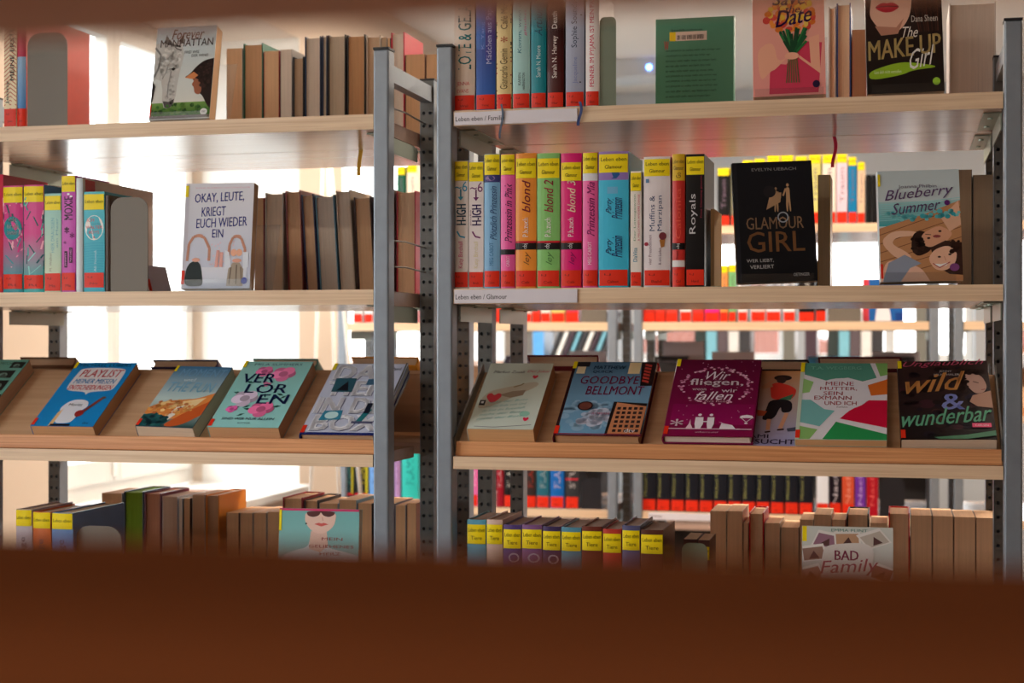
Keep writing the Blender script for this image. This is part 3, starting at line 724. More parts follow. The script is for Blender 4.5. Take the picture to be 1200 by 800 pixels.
MB().prism([(-.04, 0), (.11, 0), (.11, .135), (.09, .155), (-.0, .155), (-.03, .13)], -.001, .001, 'x').build('upright_plate', M_bookend2, e)
MB().box(.001, -.04, .0004, .03, .11, .0014).build('foot', M_bookend2, e)
o = MB().box(0, 0, 0, .006, .12, .135).build('book_pages', page_mat((236, 200, 150))); o.location = (x0 + .009, .07, MT + G)
tag(o, 'thin cream booklet standing behind the narrow bookend', 'booklet')

# middle shelf face-out
a = A().R(0, 0, 1, 1, (14, 15, 20), (20, 22, 30)).R(0, 0, .05, 1, (34, 36, 44))
a.T('EVELYN UEBACH', .24, .925, .80, .95, (150, 150, 150), 0, .01).T('GLAMOUR', .14, .44, .86, .54, (176, 140, 106), 0, .02).T('GIRL', .14, .25, .86, .42, (160, 112, 70), 0, .02)
a.RING(.605, .535, .07, .045, .78, (170, 176, 186)).T('WER LIEBT,', .12, .165, .46, .195, (190, 190, 190), 0, .01).T('VERLIERT', .16, .115, .46, .145, (190, 190, 190), 0, .01).T('OETINGER', .70, .045, .90, .07, (230, 230, 230), 0, .03)
def person(a, x, y, h, c, flip=1):
    a.E(x, y + h*.92, h*.075, h*.06, c, 10).P([(x - flip*h*.10, y + h*.84), (x + flip*h*.10, y + h*.84), (x + flip*h*.09, y + h*.5), (x + flip*h*.12, y + h*.25), (x + flip*h*.10, y), (x + flip*h*.03, y), (x, y + h*.42), (x - flip*h*.06, y), (x - flip*h*.14, y), (x - flip*h*.10, y + h*.5)], c)
    a.L([(x + flip*h*.1, y + h*.8), (x + flip*h*.26, y + h*.55)], h*.06, c)
person(a, .53, .58, .21, (176, 140, 106)); person(a, .68, .58, .24, (196, 156, 116), -1); a.P([(.46, .74), (.60, .74), (.58, .66), (.40, .60)], (176, 140, 106))
a.E(.45, .75, .08, .05, (34, 32, 36), 14)
face(865, 333, .03, .134, .206, .020, (16, 17, 22), 'black book Glamour Girl with gold lettering', GM, base=MT + .006, tilt=6, yaw=13, roll=-2, front=a, hard=False, page=(190, 166, 140), rough=.28)
acrylic(869, 955, 333, .05, MT, 'clear acrylic stand under the black gold-lettered book')
fore(958, 973, 205, .22, MT, (200, 150, 30), 'narrow book edge with yellow and red marks behind the black book', GM, W=.10, page=(180, 160, 130))
a = A().R(0, 0, 1, 1, (206, 222, 226), (198, 214, 220)).R(0, .50, 1, .72, (60, 170, 180), (170, 210, 214))
for i in range(9): a.L([(0, .55 + i*.018), (.3, .56 + i*.018), (.6, .555 + i*.02), (1, .60 + i*.018)], .006, (150, 216, 220))
a.P([(0, .48), (.55, .60), (1, .72), (1, 0), (0, 0)], (196, 140, 96))
for i in range(6): a.L([(0, .42 - i*.08), (1, .66 - i*.09)], .006, (120, 76, 50))
a.P([(0, .36), (.16, .46), (.46, .45), (.46, .41), (.2, .40), (.14, .34), (.34, .26), (.4, .2), (.2, .2)], (232, 188, 160))
a.P([(.40, .42), (.5, .46), (.62, .42), (.66, .32), (.6, .26), (.46, .22), (.38, .28)], (46, 26, 20)).P([(.5, .42), (.72, .50), (.84, .46), (.9, .42), (.8, .34), (.62, .30), (.54, .32)], (222, 164, 132)).P([(.76, .56), (.98, .72), (1, .5), (.86, .44)], (228, 180, 150))
a.E(.70, .40, .05, .014, (150, 70, 70), 10).E(.60, .385, .022, .010, (60, 40, 36), 8).E(.74, .445, .022, .010, (60, 40, 36), 8).L([(.56, .42), (.63, .415)], .006, (60, 40, 36))
a.P([(.62, .30), (.8, .36), (1, .34), (1, .05), (.84, .06), (.66, .14)], (60, 34, 26)).P([(.58, .20), (.66, .28), (.82, .32), (.94, .27), (.92, .16), (.80, .09), (.66, .10)], (238, 188, 160)).P([(.64, .155), (.70, .125), (.80, .135), (.84, .165), (.74, .15)], (250, 250, 250)).L([(.64, .158), (.72, .118), (.85, .168)], .008, (180, 70, 80)).E(.72, .215, .022, .009, (50, 34, 30), 8).E(.85, .235, .022, .009, (50, 34, 30), 8).L([(.78, .22), (.80, .18)], .006, (214, 150, 124))
a.P([(.0, .02), (.06, .18), (.20, .2), (.34, .16), (.5, .12), (.6, .0), (0, 0)], (236, 190, 166)).P([(.02, .0), (.10, .17), (.3, .24), (.5, .16), (.36, .12), (.24, .0)], (150, 160, 180)).E(.90, .12, .06, .035, (130, 70, 130), 14)
a.dapple(.5, .60, .5, .05, [(60, 170, 184), (120, 200, 204), (90, 184, 194)], 50, .03, 3).dapple(.46, .33, .1, .07, [(40, 22, 18), (60, 34, 26), (30, 16, 14)], 24, .03, 4).dapple(.93, .3, .08, .06, [(60, 34, 26), (44, 24, 18)], 18, .03, 5)
a.T('Joanna Philbin', .25, .83, .72, .87, (90, 80, 110)).T('Blueberry', .08, .70, .92, .82, (90, 60, 110), 0, .01, .3, .05).T('Summer', .16, .60, .76, .70, (90, 60, 110), 0, .01, .3, .04).E(.84, .70, .035, .025, (90, 30, 110), 12).R(0, .86, .03, .97, YEL, seg=1).R(0, .03, .03, .16, RED, seg=1)
face(1032.5, 331, .03, .132, .187, .026, (208, 220, 224), 'Blueberry Summer paperback with two people on a jetty', GM, base=MT + .006, tilt=8, yaw=7, roll=-1, front=a, page=(190, 166, 140))
acrylic(1036, 1120, 331, .05, MT, 'clear acrylic stand under the Blueberry Summer book')
fore(1122, 1139, 199, .30, MT, (70, 60, 54), 'dim brown page edge right of Blueberry Summer', GM, W=.13, page=(170, 144, 118))
fore(1140, 1168, 205, .30, MT, (110, 96, 84), 'thick dim page edge beside the right post', GM, W=.14, page=(160, 136, 112))
ribbon(587.5, 122, 162, -.004, (70, 86, 110), 'grey-blue ribbon hanging over the white shelf label')
ribbon(679.5, 119, 147, -.004, (40, 60, 120), 'dark blue ribbon hanging at the right end of the shelf label', .005)
ribbon(977.5, 160, 196, .286, (240, 40, 90), 'pink ribbon hanging below the top right shelf', .006)
ribbon(422, 150, 206, .286, (246, 190, 40), 'yellow ribbon hanging below the top left shelf', .008)

# --- left bookcase, top shelf
GL = 'books on the top shelf of the left bookcase'; Y = .016
a = A().R(0, 0, 1, 1, (240, 224, 190))
for i in range(26):
    v = .12 + i * .035
    a.L([(.02, v), (.5, v + .045), (.98, v)], .007, (196, 100, 80), .12)
a.T('MEINE ERSTE', .5, .40, .82, .85, INK, 90, .03).T('Jenny', .15, .2, .45, .4, INK, 90, .01)
std(5, 20, 12, Y, UT, (240, 224, 190), 'zigzag patterned cream spine at the left end of the top shelf', GL, rl=True, tag2='Jen', spine=a, rlh=(0, .16))
std(20.5, 31, 12, Y, UT, (206, 76, 60), 'wide red book with a blue spine beside the zigzag one', GL, rl=True, tag2='Jon', rlh=(0, .16), hard=True, W=.24,
    spine=A().R(0, .16, 1, .6, (80, 140, 200), (150, 180, 210)).R(0, .6, 1, 1, (190, 60, 90), (180, 60, 60)).P([(.0, .5), (.6, .9), (1, .5)], (190, 50, 70)))
bookend(32.5, 79, 38, .012, UT, M_bookend, 'grey rounded bookend at the left of the top shelf')
a = A().R(0, 0, 1, 1, (226, 224, 214), (190, 206, 214)).R(0, .04, 1, .18, (60, 110, 40), (120, 160, 80))
a.P([(0, .82), (.10, .84), (.18, .83), (.30, .82), (.40, .86), (.46, .93), (.47, .84), (.45, .78), (.49, .70), (.47, .60), (.44, .50), (.42, .38), (.41, .26), (.38, .16), (.31, .115), (.23, .13), (.19, .20), (.18, .32), (.14, .42), (.06, .44), (0, .42)], (196, 194, 190), True)
a.dapple(.26, .62, .18, .16, [(206, 204, 200), (186, 184, 180), (216, 214, 210), (172, 170, 166)], 60, .035, 4).dapple(.31, .32, .08, .14, [(204, 202, 198), (182, 180, 176), (164, 162, 158)], 30, .025, 5)
a.P([(.14, .83), (.17, .92), (.24, .84), (.22, .80)], (110, 108, 106)).P([(.38, .84), (.46, .93), (.46, .82)], (96, 92, 90)).L([(.20, .83), (.30, .80), (.42, .78)], .02, (96, 94, 92)).L([(.22, .86), (.36, .76), (.44, .74)], .014, (120, 118, 116)).L([(0, .78), (.10, .70), (.08, .56), (.02, .46)], .02, (130, 128, 126))
a.L([(.16, .44), (.22, .52), (.24, .60)], .010, (150, 148, 144)).L([(.30, .52), (.27, .36), (.27, .24)], .012, (150, 148, 146)).P([(.20, .20), (.24, .13), (.31, .115), (.38, .16), (.39, .22), (.30, .19)], (84, 80, 80)).E(.34, .175, .022, .012, (24, 20, 20), 10).P([(.29, .545), (.34, .56), (.37, .54), (.33, .52)], (60, 56, 54)).E(.335, .54, .020, .012, (14, 12, 12), 10).P([(0, .42), (.06, .36), (.03, .2), (0, .18)], (60, 56, 56))
a.P([(1, .64), (.84, .62), (.72, .56), (.62, .48), (.52, .44), (.66, .43), (.70, .40), (.68, .36), (.71, .33), (.72, .28), (.84, .26), (.94, .14), (1, .10)], (40, 24, 22)).P([(.70, .44), (.80, .40), (.84, .30), (.80, .25), (.72, .27), (.70, .34), (.66, .36), (.69, .40)], (160, 96, 70)).P([(.54, .44), (.68, .50), (.76, .46), (.68, .42)], (210, 130, 80))
a.dapple(.88, .46, .12, .14, [(30, 16, 14), (52, 30, 26), (64, 40, 34)], 40, .03, 8).dapple(.5, .10, .48, .06, [(70, 120, 50), (100, 140, 60), (50, 90, 40)], 60, .03, 9)
a.T('Forever', .26, .86, .80, .97, (110, 70, 60), 0, .0, .3).T('MANHATTAN', .08, .78, .96, .86, (60, 56, 60), 0, .01).T('FREI WIE', .50, .70, .74, .73, (90, 90, 90)).T('DER WIND', .62, .66, .90, .69, (90, 90, 90)).E(.90, .07, .06, .035, (236, 236, 232), 16).T('cbt', .87, .06, .93, .085, INK, 0, .02).R(.0, .01, 1, .04, (120, 110, 104)).R(0, .03, .025, .17, RED, seg=1)
face(174.5, 137, .05, .118, .188, .030, (214, 216, 212), 'Manhattan paperback with a grey horse and a woman on the cover', GL, base=UT + .010, tilt=15, yaw=3, roll=-1, front=a, page=(222, 180, 140))
acrylic(178, 248, 137, .05, UT, 'clear acrylic stand under the horse book')
def row(data, Y, base, group, place, W=.135):
    for i, (x0, x1, t, cov, pg, hard) in enumerate(data):
        hh = Zt((x0+x1)/2, t, Y)
        tone = 'pale' if pg[0] > 215 and pg[2] > 165 else ('tan' if pg[0] > 200 else 'brown')
        cn = colname(cov)
        fore(x0, x1, t, Y, base, cov, '%s page edge in %s cover, %s %s' % (tone, cn, ordn(i, len(data)), place), group, W=W + rnd.uniform(-.01, .012), hard=hard, page=pg)
def ordn(i, n):
    N = ['first', 'second', 'third', 'fourth', 'fifth', 'sixth', 'seventh', 'eighth', 'ninth', 'tenth', 'eleventh', 'twelfth', 'thirteenth', 'fourteenth', 'fifteenth', 'sixteenth', 'seventeenth', 'eighteenth', 'nineteenth', 'twentieth']
    return N[i] + ' from the left'
def colname(c):
    r, g, b = c; mx, mn = max(c), min(c)
    if mx < 50: return 'black'
    if mx - mn < 28: return 'white' if mx > 200 else ('dark grey' if mx < 100 else 'grey')
    if r > 200 and g > 180 and b < 140: return 'yellow'
    if b >= r and b >= g: return 'purple' if r > g * 1.25 else ('navy' if mx < 110 else 'blue')
    if g >= r: return 'teal' if b > .75 * g else 'green'
    if b > 1.2 * g: return 'pink'
    return 'beige' if mn > 120 else ('orange' if g > r * .5 and r > 180 else ('brown' if g > r * .45 else 'red'))
PT, PP, PB = (236, 194, 152), (238, 222, 204), (228, 178, 134)
row([(265, 284, 57, (226, 216, 206), PT, 0), (285, 308, 51, (20, 100, 74), (218, 172, 130), 1), (309, 327, 60, (176, 30, 40), PT, 0), (328.5, 342, 58, (200, 190, 180), PP, 0), (343, 356, 67, (30, 30, 34), (200, 170, 140), 1),
     (357, 376, 43, (26, 54, 92), PP, 1), (377, 383.5, 42, (20, 40, 80), PP, 1), (384, 405, 41, (40, 28, 30), (218, 200, 176), 1), (406.5, 428, 41, (22, 22, 26), (220, 168, 122), 1),
     (429, 446, 42, (200, 180, 160), (216, 182, 150), 1), (446.5, 453, 44, (190, 176, 160), (200, 170, 140), 0), (453.5, 457.5, 45, (18, 18, 22), PT, 0), (458, 474, 38, (206, 30, 60), PP, 1), (475, 498, 64, (150, 100, 70), PB, 0), (499, 514, 64, (150, 100, 70), PB, 0)],
    .40, UT, GL, 'behind the top left shelf')

# --- left bookcase, middle shelf
GN = 'books on the middle shelf of the left bookcase'; LL = ('Leben eben',)
std(-22, 4, 205, Y, MT, (206, 30, 70), 'red spine cut off by the left picture edge', GN, hard=True, rl=True, W=.16, spine=A().T('Jahrhundert', .5, .4, .8, .85, (240, 200, 60), 90, .02))
def floral(c1, c2, c3, k):
    r = random.Random(k); a = A().R(0, .5, 1, 1, c1).R(0, .12, 1, .55, c2, c1)
    for i in range(26):
        u, v = r.random(), r.uniform(.14, .85); t = r.uniform(-1, 1)
        a.L([(u, v), (min(.98, max(.02, u + t * .5)), v + .08)], r.uniform(.004, .014), r.choice([c3, c1, c2, (250, 190, 210), (20, 90, 100)]), .15)
    return a
std(4, 27.5, 218, Y, MT, (40, 160, 170), 'teal and pink jungle pattern spine, left end of the middle shelf', GN, rl=True, tag2='Ri', yl=LL, hard=True, rlh=(.02, .17), ylh=(.84, .99),
    spine=floral((216, 60, 140), (40, 160, 170), (240, 150, 190), 1).E(.5, .6, .45, .11, (20, 140, 150)).T('nicht', .3, .66, .7, .70, (240, 230, 240), 0, .02).T('für alle', .22, .60, .8, .64, (240, 230, 240), 0, .02).T('immer', .25, .54, .75, .58, (240, 230, 240), 0, .02))
std(28, 52, 217, Y, MT, (60, 180, 180), 'aqua and pink leaf pattern spine with frayed foot', GN, rl=True, tag2='Ri', yl=LL, hard=True, rlh=(.02, .16), ylh=(.84, .99), spine=floral((220, 80, 150), (70, 180, 180), (150, 220, 216), 2))
std(52.5, 72, 227, Y, MT, (166, 214, 204), 'pale aqua spine between the leaf pattern and purple spines', GN, rl=True, tag2='Ma', yl=LL, rlh=(.0, .19), ylh=(.83, .98), spine=A().R(0, 0, 1, 1, (214, 222, 190), (150, 210, 206)).T('HIER DRAUSSEN', .4, .4, .6, .75, (120, 180, 190), 90, .01).T('am Meer', .7, .45, .82, .75, (110, 170, 180), 90).T('M. Walker', .3, .21, .44, .4, (150, 150, 130), 90))
std(72.5, 89, 206, Y, MT, (196, 70, 176), 'purple spine reading MOXIE with black stars', GN, rl=True, tag2='Ma', yl=LL, rlh=(0, .165), ylh=(.86, 1),
    spine=A().T('MOXIE', .18, .62, .8, .82, (40, 10, 40), 90, .04).T('*', .2, .50, .55, .56, (40, 10, 40), 0, .06).T('*', .6, .46, .9, .51, (40, 10, 40), 0, .05).T('*', .15, .41, .35, .44, (40, 10, 40), 0, .05).R(.2, .21, .42, .35, (40, 10, 40)).R(.55, .25, .78, .38, (40, 10, 40)).T('JENNIFER', .24, .22, .38, .34, (240, 140, 220), 90, .01).T('MATHIEU', .6, .26, .73, .37, (240, 140, 220), 90, .01).E(.5, .84, .1, .008, (250, 250, 250), 10).E(.7, .82, .1, .008, (250, 250, 250), 10))
std(89.5, 97.5, 209, Y, MT, (222, 208, 190), 'tall wide cream picture book with white spine beside the purple one', GN, hard=True, W=.285, page=(236, 238, 240),
    spine=A().R(0, 0, 1, 1, (222, 232, 240)), front=A().R(.03, .86, .16, .99, (200, 40, 40)))
a = A().R(0, 0, 1, 1, (60, 180, 206), (90, 190, 206)).E(.5, .64, .45, .125, (238, 236, 232)).T('ICH', .15, .70, .5, .735, (200, 50, 60), 0, .01).T('und die', .4, .67, .8, .69, (60, 120, 150)).T('WALTER', .1, .63, .9, .66, (200, 50, 60), 0, .01).T('BOYS', .25, .58, .75, .61, (200, 50, 60), 0, .01).P([(.45, .55), (.55, .55), (.5, .53)], (200, 50, 60)).T('Ali Novak', .5, .2, .62, .42, (200, 230, 236), 90)
for i in range(12): a.L([(0, .2 + i*.025), (.4, .21 + i*.025), (1, .2 + i*.026)], .003, (30, 150, 190), .15)
std(98.5, 123, 225, Y, MT, (64, 182, 206), 'blue spine with a round white Walter Boys title', GN, rl=True, tag2='No', yl=LL, rlh=(.03, .19), ylh=(.82, .98), spine=a)
std(123.5, 129, 229, Y, MT, (60, 40, 30), 'thin dark brown spine leaning on the grey bookend', GN, W=.12)
bookend(130, 173.5, 231, .012, MT, M_bookend, 'dark grey rounded bookend on the middle left shelf')
book(Tr(X(191, .10), .06, MT + G) @ Ry(math.radians(-14)) @ Tr(-.007, 0, 0), .006, .08, .052, (170, 160, 170), 'small leaning booklet with red foot beside the bookend', GN, spine=A().R(0, 0, 1, .5, RED))
a = A().R(0, 0, 1, 1, (196, 204, 226), (226, 226, 236)).R(0, .0, .06, 1, (206, 206, 220))
a.T('SOPHIE BLASBERG | KATZENMÜLLER', .14, .945, .94, .965, (220, 170, 190)).T('OKAY, LEUTE,', .14, .80, .86, .90, (40, 48, 140), 0, .04, 0, .02).T('KRIEGT', .25, .68, .60, .77, (40, 48, 140), 0, .04, 0, .01).T('EUCH WIEDER', .18, .57, .92, .66, (40, 48, 140), 0, .04, 0, .02).T('EIN', .42, .48, .58, .56, (40, 48, 140), 0, .04)
def arms(a, cx, hy, w_, bc):
    a.L([(cx - w_, hy - .24), (cx - w_*.9, hy - .08), (cx - w_*.5, hy - .01), (cx, hy)], .024, (196, 140, 118)); a.L([(cx + w_, hy - .24), (cx + w_*1.0, hy - .12), (cx + w_*.5, hy - .02), (cx, hy)], .024, (196, 140, 118)); a.E(cx, hy, .06, .016, (206, 150, 128), 12)
for i in range(30): a.E(rnd.uniform(.35, .75), rnd.uniform(.22, .45), .012, .008, (236, 200, 210), 6)
a.R(.28, .05, .95, .20, (214, 220, 236), (226, 228, 240)); arms(a, .23, .50, .16, 0); arms(a, .79, .49, .12, 0)
a.P([(.04, .02), (.06, .18), (.12, .25), (.22, .26), (.28, .22), (.32, .06), (.30, .02)], (24, 40, 44)).E(.2, .27, .06, .02, (230, 170, 150), 12)
a.P([(.66, .02), (.68, .18), (.74, .24), (.84, .24), (.90, .18), (.90, .02)], (170, 156, 140)).L([(.72, .2), (.7, .04)], .012, (110, 96, 84)).L([(.8, .22), (.8, .04)], .012, (110, 96, 84)).L([(.86, .2), (.88, .04)], .01, (120, 104, 92)).E(.8, .26, .07, .02, (230, 170, 150), 12).E(.75, .335, .045, .035, (240, 180, 150), 12).E(.83, .335, .045, .035, (240, 180, 150), 12)
a.P([(.62, .36), (.68, .34), (.72, .2), (.62, .18)], (226, 232, 244)).P([(.88, .34), (.96, .34), (.97, .2), (.9, .18)], (226, 232, 244)).L([(.52, .36), (.50, .2)], .03, (230, 170, 160)).L([(.57, .34), (.57, .2)], .03, (230, 170, 160)).E(.92, .07, .045, .032, (50, 70, 170), 14).R(0, .87, .045, .98, YEL, seg=1).R(0, .04, .045, .17, RED, seg=1)
face(212, 341, .045, .132, .198, .024, (206, 208, 222), 'white paperback Okay Leute with two women raising their arms', GN, base=MT + .006, tilt=8, yaw=4, roll=0, front=a, page=(206, 170, 136))
acrylic(216, 300, 341, .05, MT, 'clear acrylic stand under the Okay Leute book')
for i, (x0, x1, t, cov, pg, hard, ln) in enumerate([(298, 309, 232, (190, 60, 60), PT, 0, 0), (310.5, 332, 226, (200, 190, 176), (244, 222, 196), 1, 0), (338, 356, 223, (150, 60, 60), (246, 200, 158), 1, -2), (359.5, 374, 227, (40, 40, 90), (246, 204, 164), 1, -3.5), (375.5, 398, 228, (90, 140, 170), PP, 1, -3.5), (400, 417, 222, (200, 180, 160), (244, 226, 206), 1, -3.5), (420, 440, 230, (60, 24, 24), (246, 202, 160), 1, -3), (441, 462, 222, (120, 60, 50), (246, 204, 164), 1, -1), (464.5, 487, 224, (180, 40, 60), (244, 204, 166), 1, 0)]):  # page tones raised to offset the shade on this shelf
    fore(x0, x1, t, .40, MT, cov, '%s page edge in %s cover, %s beside the Okay Leute book' % ('brown' if pg[2] < 120 else 'pale', colname(cov), ordn(i, 9)), GN, hard=bool(hard), page=pg, lean=ln)

# ------------------------------------------------------------------ display shelves: books lying on the slanted rest
GD = 'books lying on the slanted display shelf'
def marks(a, y=.90): return a.R(0, y, .045, 1, YEL, seg=1).R(0, .01, .05, .11, RED, seg=1)
# left bookcase
a = A().R(0, 0, 1, 1, (110, 170, 156)).R(0, 0, 1, .26, (176, 190, 180))
a.T('TOBIAS MITCHELL', .3, .92, .86, .955, INK).E(.52, .50, .20, .17, (210, 176, 176), 24).RING(.52, .50, .21, .18, .88, INK).T('raw', .42, .46, .62, .54, (170, 50, 60), 0, .02)
for u, v, w_, h in ((.76, .86, .22, .1), (.62, .70, .3, .12), (.74, .50, .2, .16), (.70, .30, .3, .14), (.1, .72, .4, .14), (.05, .3, .3, .14)):
    a.R(u, v, min(1, u + w_), v + h, (24, 26, 26), seg=1).E(u + w_*.45, v + h*.4, w_*.25, h*.3, (120, 150, 140), 9).P([(u + w_*.2, v), (u + w_*.5, v + h*.6), (u + w_*.8, v)], (70, 84, 80))
slope(-90, .128, .215, .030, (90, 150, 136), 'green retro comic patterned book cut off by the left picture edge', GD, front=a, page=(214, 176, 142))
a = A().R(0, 0, 1, 1, (14, 134, 206)).T('MICHAEL LUBERS', .08, .93, .94, .975, (10, 40, 70), 0, .02)
a.P([(.14, .84), (.16, .90), (.5, .915), (.88, .90), (.92, .84), (.92, .60), (.88, .545), (.56, .525), (.52, .47), (.49, .525), (.16, .54), (.12, .62)], (226, 220, 224))
a.T('PLAYLIST', .20, .76, .88, .88, (206, 30, 60), 0, .03, .2).T('MEINER MIESEN', .18, .655, .86, .73, (20, 130, 196), 0, .04, .2).T('ENTSCHEIDUNGEN', .16, .555, .88, .63, (206, 30, 60), 0, .04, .2)
a.P([(.33, .04), (.33, .20), (.27, .26), (.33, .36), (.42, .40), (.56, .40), (.66, .37), (.70, .29), (.64, .24), (.62, .08), (.56, .04)], (222, 226, 238)).P([(.28, .0), (.29, .20), (.34, .26), (.34, .02)], (226, 186, 130)).R(.30, .0, .62, .03, (20, 18, 40)).T('Moritz', .38, .30, .60, .34, (60, 60, 80), 0, .02).L([(.62, .14), (.84, .42)], .035, (120, 50, 40)).E(.64, .19, .07, .05, (150, 40, 40), 12).E(.86, .43, .04, .02, (90, 60, 50), 8).T('dtv', .80, .03, .90, .06, (10, 40, 80), 0, .02)
slope(40, .128, .210, .027, (10, 110, 180), 'blue book Playlist meiner miesen Entscheidungen with speech bubble', GD, front=marks(a), page=(216, 170, 126))
a = A().R(0, .45, 1, 1, (190, 214, 214), (56, 116, 160)).R(0, 0, 1, .45, (30, 70, 70), (190, 214, 214))
a.P([(0, .30), (.2, .40), (.5, .44), (.75, .46), (1, .56), (1, .3), (.7, .2), (.5, .1), (.2, .16), (0, .2)], (226, 140, 70)).P([(.3, .38), (.6, .42), (.9, .48), (.8, .34), (.5, .3)], (246, 214, 160)).P([(.45, .02), (.6, .16), (.8, .3), (1, .42), (1, .2), (.8, .05), (.6, 0)], (200, 90, 40)).P([(0, 0), (0, .18), (.2, .22), (.4, .16), (.46, .06), (.4, 0)], (24, 86, 90)).P([(.42, .18), (.5, .32), (.62, .34), (.56, .2), (.48, .1)], (236, 230, 220)).P([(.5, .24), (.56, .32), (.62, .30), (.56, .22)], (50, 60, 80))
a.dapple(.4, .30, .4, .12, [(236, 170, 90), (246, 206, 140), (200, 110, 60), (226, 140, 80)], 70, .04, 2).dapple(.25, .10, .24, .08, [(20, 70, 80), (40, 100, 104), (16, 50, 60)], 40, .04, 3)
a.T('MOMENT', .14, .82, .96, .95, (110, 160, 196), 0, .0, .1).T('until', .3, .74, .5, .79, (200, 220, 226)).T('THE FUN', .10, .56, .92, .72, (120, 176, 206), 0, .0, .1)
slope(163, .115, .195, .030, (60, 80, 110), 'blue and orange sunset book with its cover lifting up', GD, roll=2, front=marks(a), page=(226, 204, 180))
a = A().R(0, 0, 1, 1, (150, 214, 214), (140, 196, 190)).T('MILA SUMMERS', .16, .935, .86, .97, (40, 70, 90), 0, .01)
def rose(a, u, v, r, c, k=5):
    for i in range(k):
        t = i * 2.4; a.E(u + r*.5*math.cos(t), v + r*.34*math.sin(t), r*.55, r*.36, tuple(min(255, int(x * (.84 + .08*i))) for x in c), 20)
    a.E(u, v, r*.4, r*.26, tuple(int(x*.85) for x in c), 10)
def leaf(a, u, v, t, L_=.12, c=(30, 84, 74)):
    dx, dy = math.cos(t), math.sin(t) * .6
    a.P([(u, v), (u + dx*L_*.5 - dy*L_*.2, v + dy*L_*.5 + dx*L_*.14), (u + dx*L_, v + dy*L_), (u + dx*L_*.5 + dy*L_*.2, v + dy*L_*.5 - dx*L_*.14)], c)
for u, v, t in ((.3, .66, 2.8), (.42, .6, .4), (.62, .56, .3), (.72, .5, -.4), (.25, .38, 2.6), (.3, .30, 3.6), (.42, .2, 3.7), (.76, .3, .2), (.5, .72, 1.2), (.70, .4, 1), (.2, .5, 2.9), (.55, .5, 5), (.34, .28, .6), (.48, .26, 3), (.8, .42, .8)): leaf(a, u, v, t)
rose(a, .36, .84, .12, (216, 110, 160)); rose(a, .66, .80, .17, (226, 120, 166)); rose(a, .30, .42, .18, (206, 190, 214)); rose(a, .20, .26, .08, (220, 100, 170)); rose(a, .62, .26, .17, (226, 110, 160)); rose(a, .5, .64, .06, (220, 130, 170), 3)
a.T('VER', .10, .66, .58, .80, (24, 40, 90), 0, .04).T('LOR', .24, .50, .84, .64, (24, 40, 90), 0, .04).T('EN', .50, .34, .92, .48, (24, 40, 90), 0, .04).T('SIND WIR NUR ALLEIN', .14, .10, .88, .135, (20, 40, 70), 0, .03).T('RITTER', .40, .045, .58, .065, (20, 60, 80), 0, .02)
slope(247, .137, .211, .030, (110, 176, 172), 'mint green book Verloren with pink roses on the cover', GD, front=marks(a), page=(214, 166, 124))
a = A().R(0, 0, 1, 1, (190, 196, 218)).R(0, 0, 1, .02, (24, 40, 110))
for t, u0, v0, u1, v1 in (('DAS', .08, .76, .80, .98), ('TIER', .06, .53, .86, .74), ('IN DE', .04, .28, .92, .50), ('BOX', .10, .04, .96, .26)):
    a.T(t, u0 + .012, v0 - .008, u1 + .012, v1 - .008, (104, 104, 140), 0, .07).T(t, u0, v0, u1, v1, (238, 238, 246), 0, .07)
a.P([(.14, .58), (.42, .58), (.40, .78), (.12, .78)], (40, 84, 100)).P([(.2, .6), (.36, .6), (.3, .74)], (14, 20, 30)).P([(.56, .68), (.80, .69), (.80, .78), (.56, .77)], (60, 100, 130)).P([(.16, .18), (.44, .19), (.42, .32), (.18, .31)], (50, 130, 160)).E(.3, .25, .09, .05, (190, 226, 230), 14).L([(.68, .14), (.76, .34)], .05, (30, 110, 120)).L([(.74, .28), (.74, .42)], .045, (16, 22, 40)).R(.60, .14, .88, .17, (80, 80, 110)).T('Kai Wieland', .62, .90, .94, .94, INK)
slope(353, .145, .222, .018, (24, 40, 110), 'white book Das Tier in der Box with embossed letters, behind the post', GD, hard=True, front=marks(a), page=(216, 180, 146))
# right bookcase
a = A().R(0, 0, 1, 1, (206, 216, 206), (196, 200, 184)).P([(.1, .55), (.4, .62), (.8, .72), (.9, .66), (.6, .5), (.2, .3), (.02, .3)], (190, 180, 160)).P([(.3, .5), (.5, .56), (.7, .58), (.68, .5), (.5, .46)], (150, 130, 110))
a.T('Markus Zusak', .10, .84, .60, .88, (60, 50, 60), 0, .02, .3).T('Der Joker', .63, .84, .99, .89, (200, 60, 80), 0, .01, .3)
def heart(a, u, v, r, c): a.P([(u, v - r*.7), (u - r*.9, v + r*.1), (u - r*.8, v + r*.5), (u - r*.4, v + r*.62), (u, v + r*.3), (u + r*.4, v + r*.62), (u + r*.8, v + r*.5), (u + r*.9, v + r*.1)], c)
heart(a, .24, .45, .13, (206, 60, 70)); heart(a, .78, .78, .05, (206, 50, 70)); heart(a, .84, .14, .05, (226, 40, 80)); a.R(.05, .34, .14, .42, INK, seg=1).R(.075, .37, .115, .40, (220, 220, 220), seg=1).L([(.5, .62), (.6, .65), (.64, .68)], .012, (130, 110, 70)).E(.80, .22, .08, .04, (150, 200, 180), 12).L([(.1, .03), (.4, .02), (.95, .06)], .006, (90, 90, 100))
for i in range(5): a.T(rnd.choice(['du bist die Botschaft', 'nicht der Bote', 'und das Ende vom Lied']), .1 + .02*i, .12 + i*.06, .78, .15 + i*.06, (130, 176, 170), 0, 0, .3, .06)
slope(550, .118, .202, .034, (200, 206, 196), 'pale worn paperback Der Joker with a red heart', GD, front=a, page=(226, 178, 128))
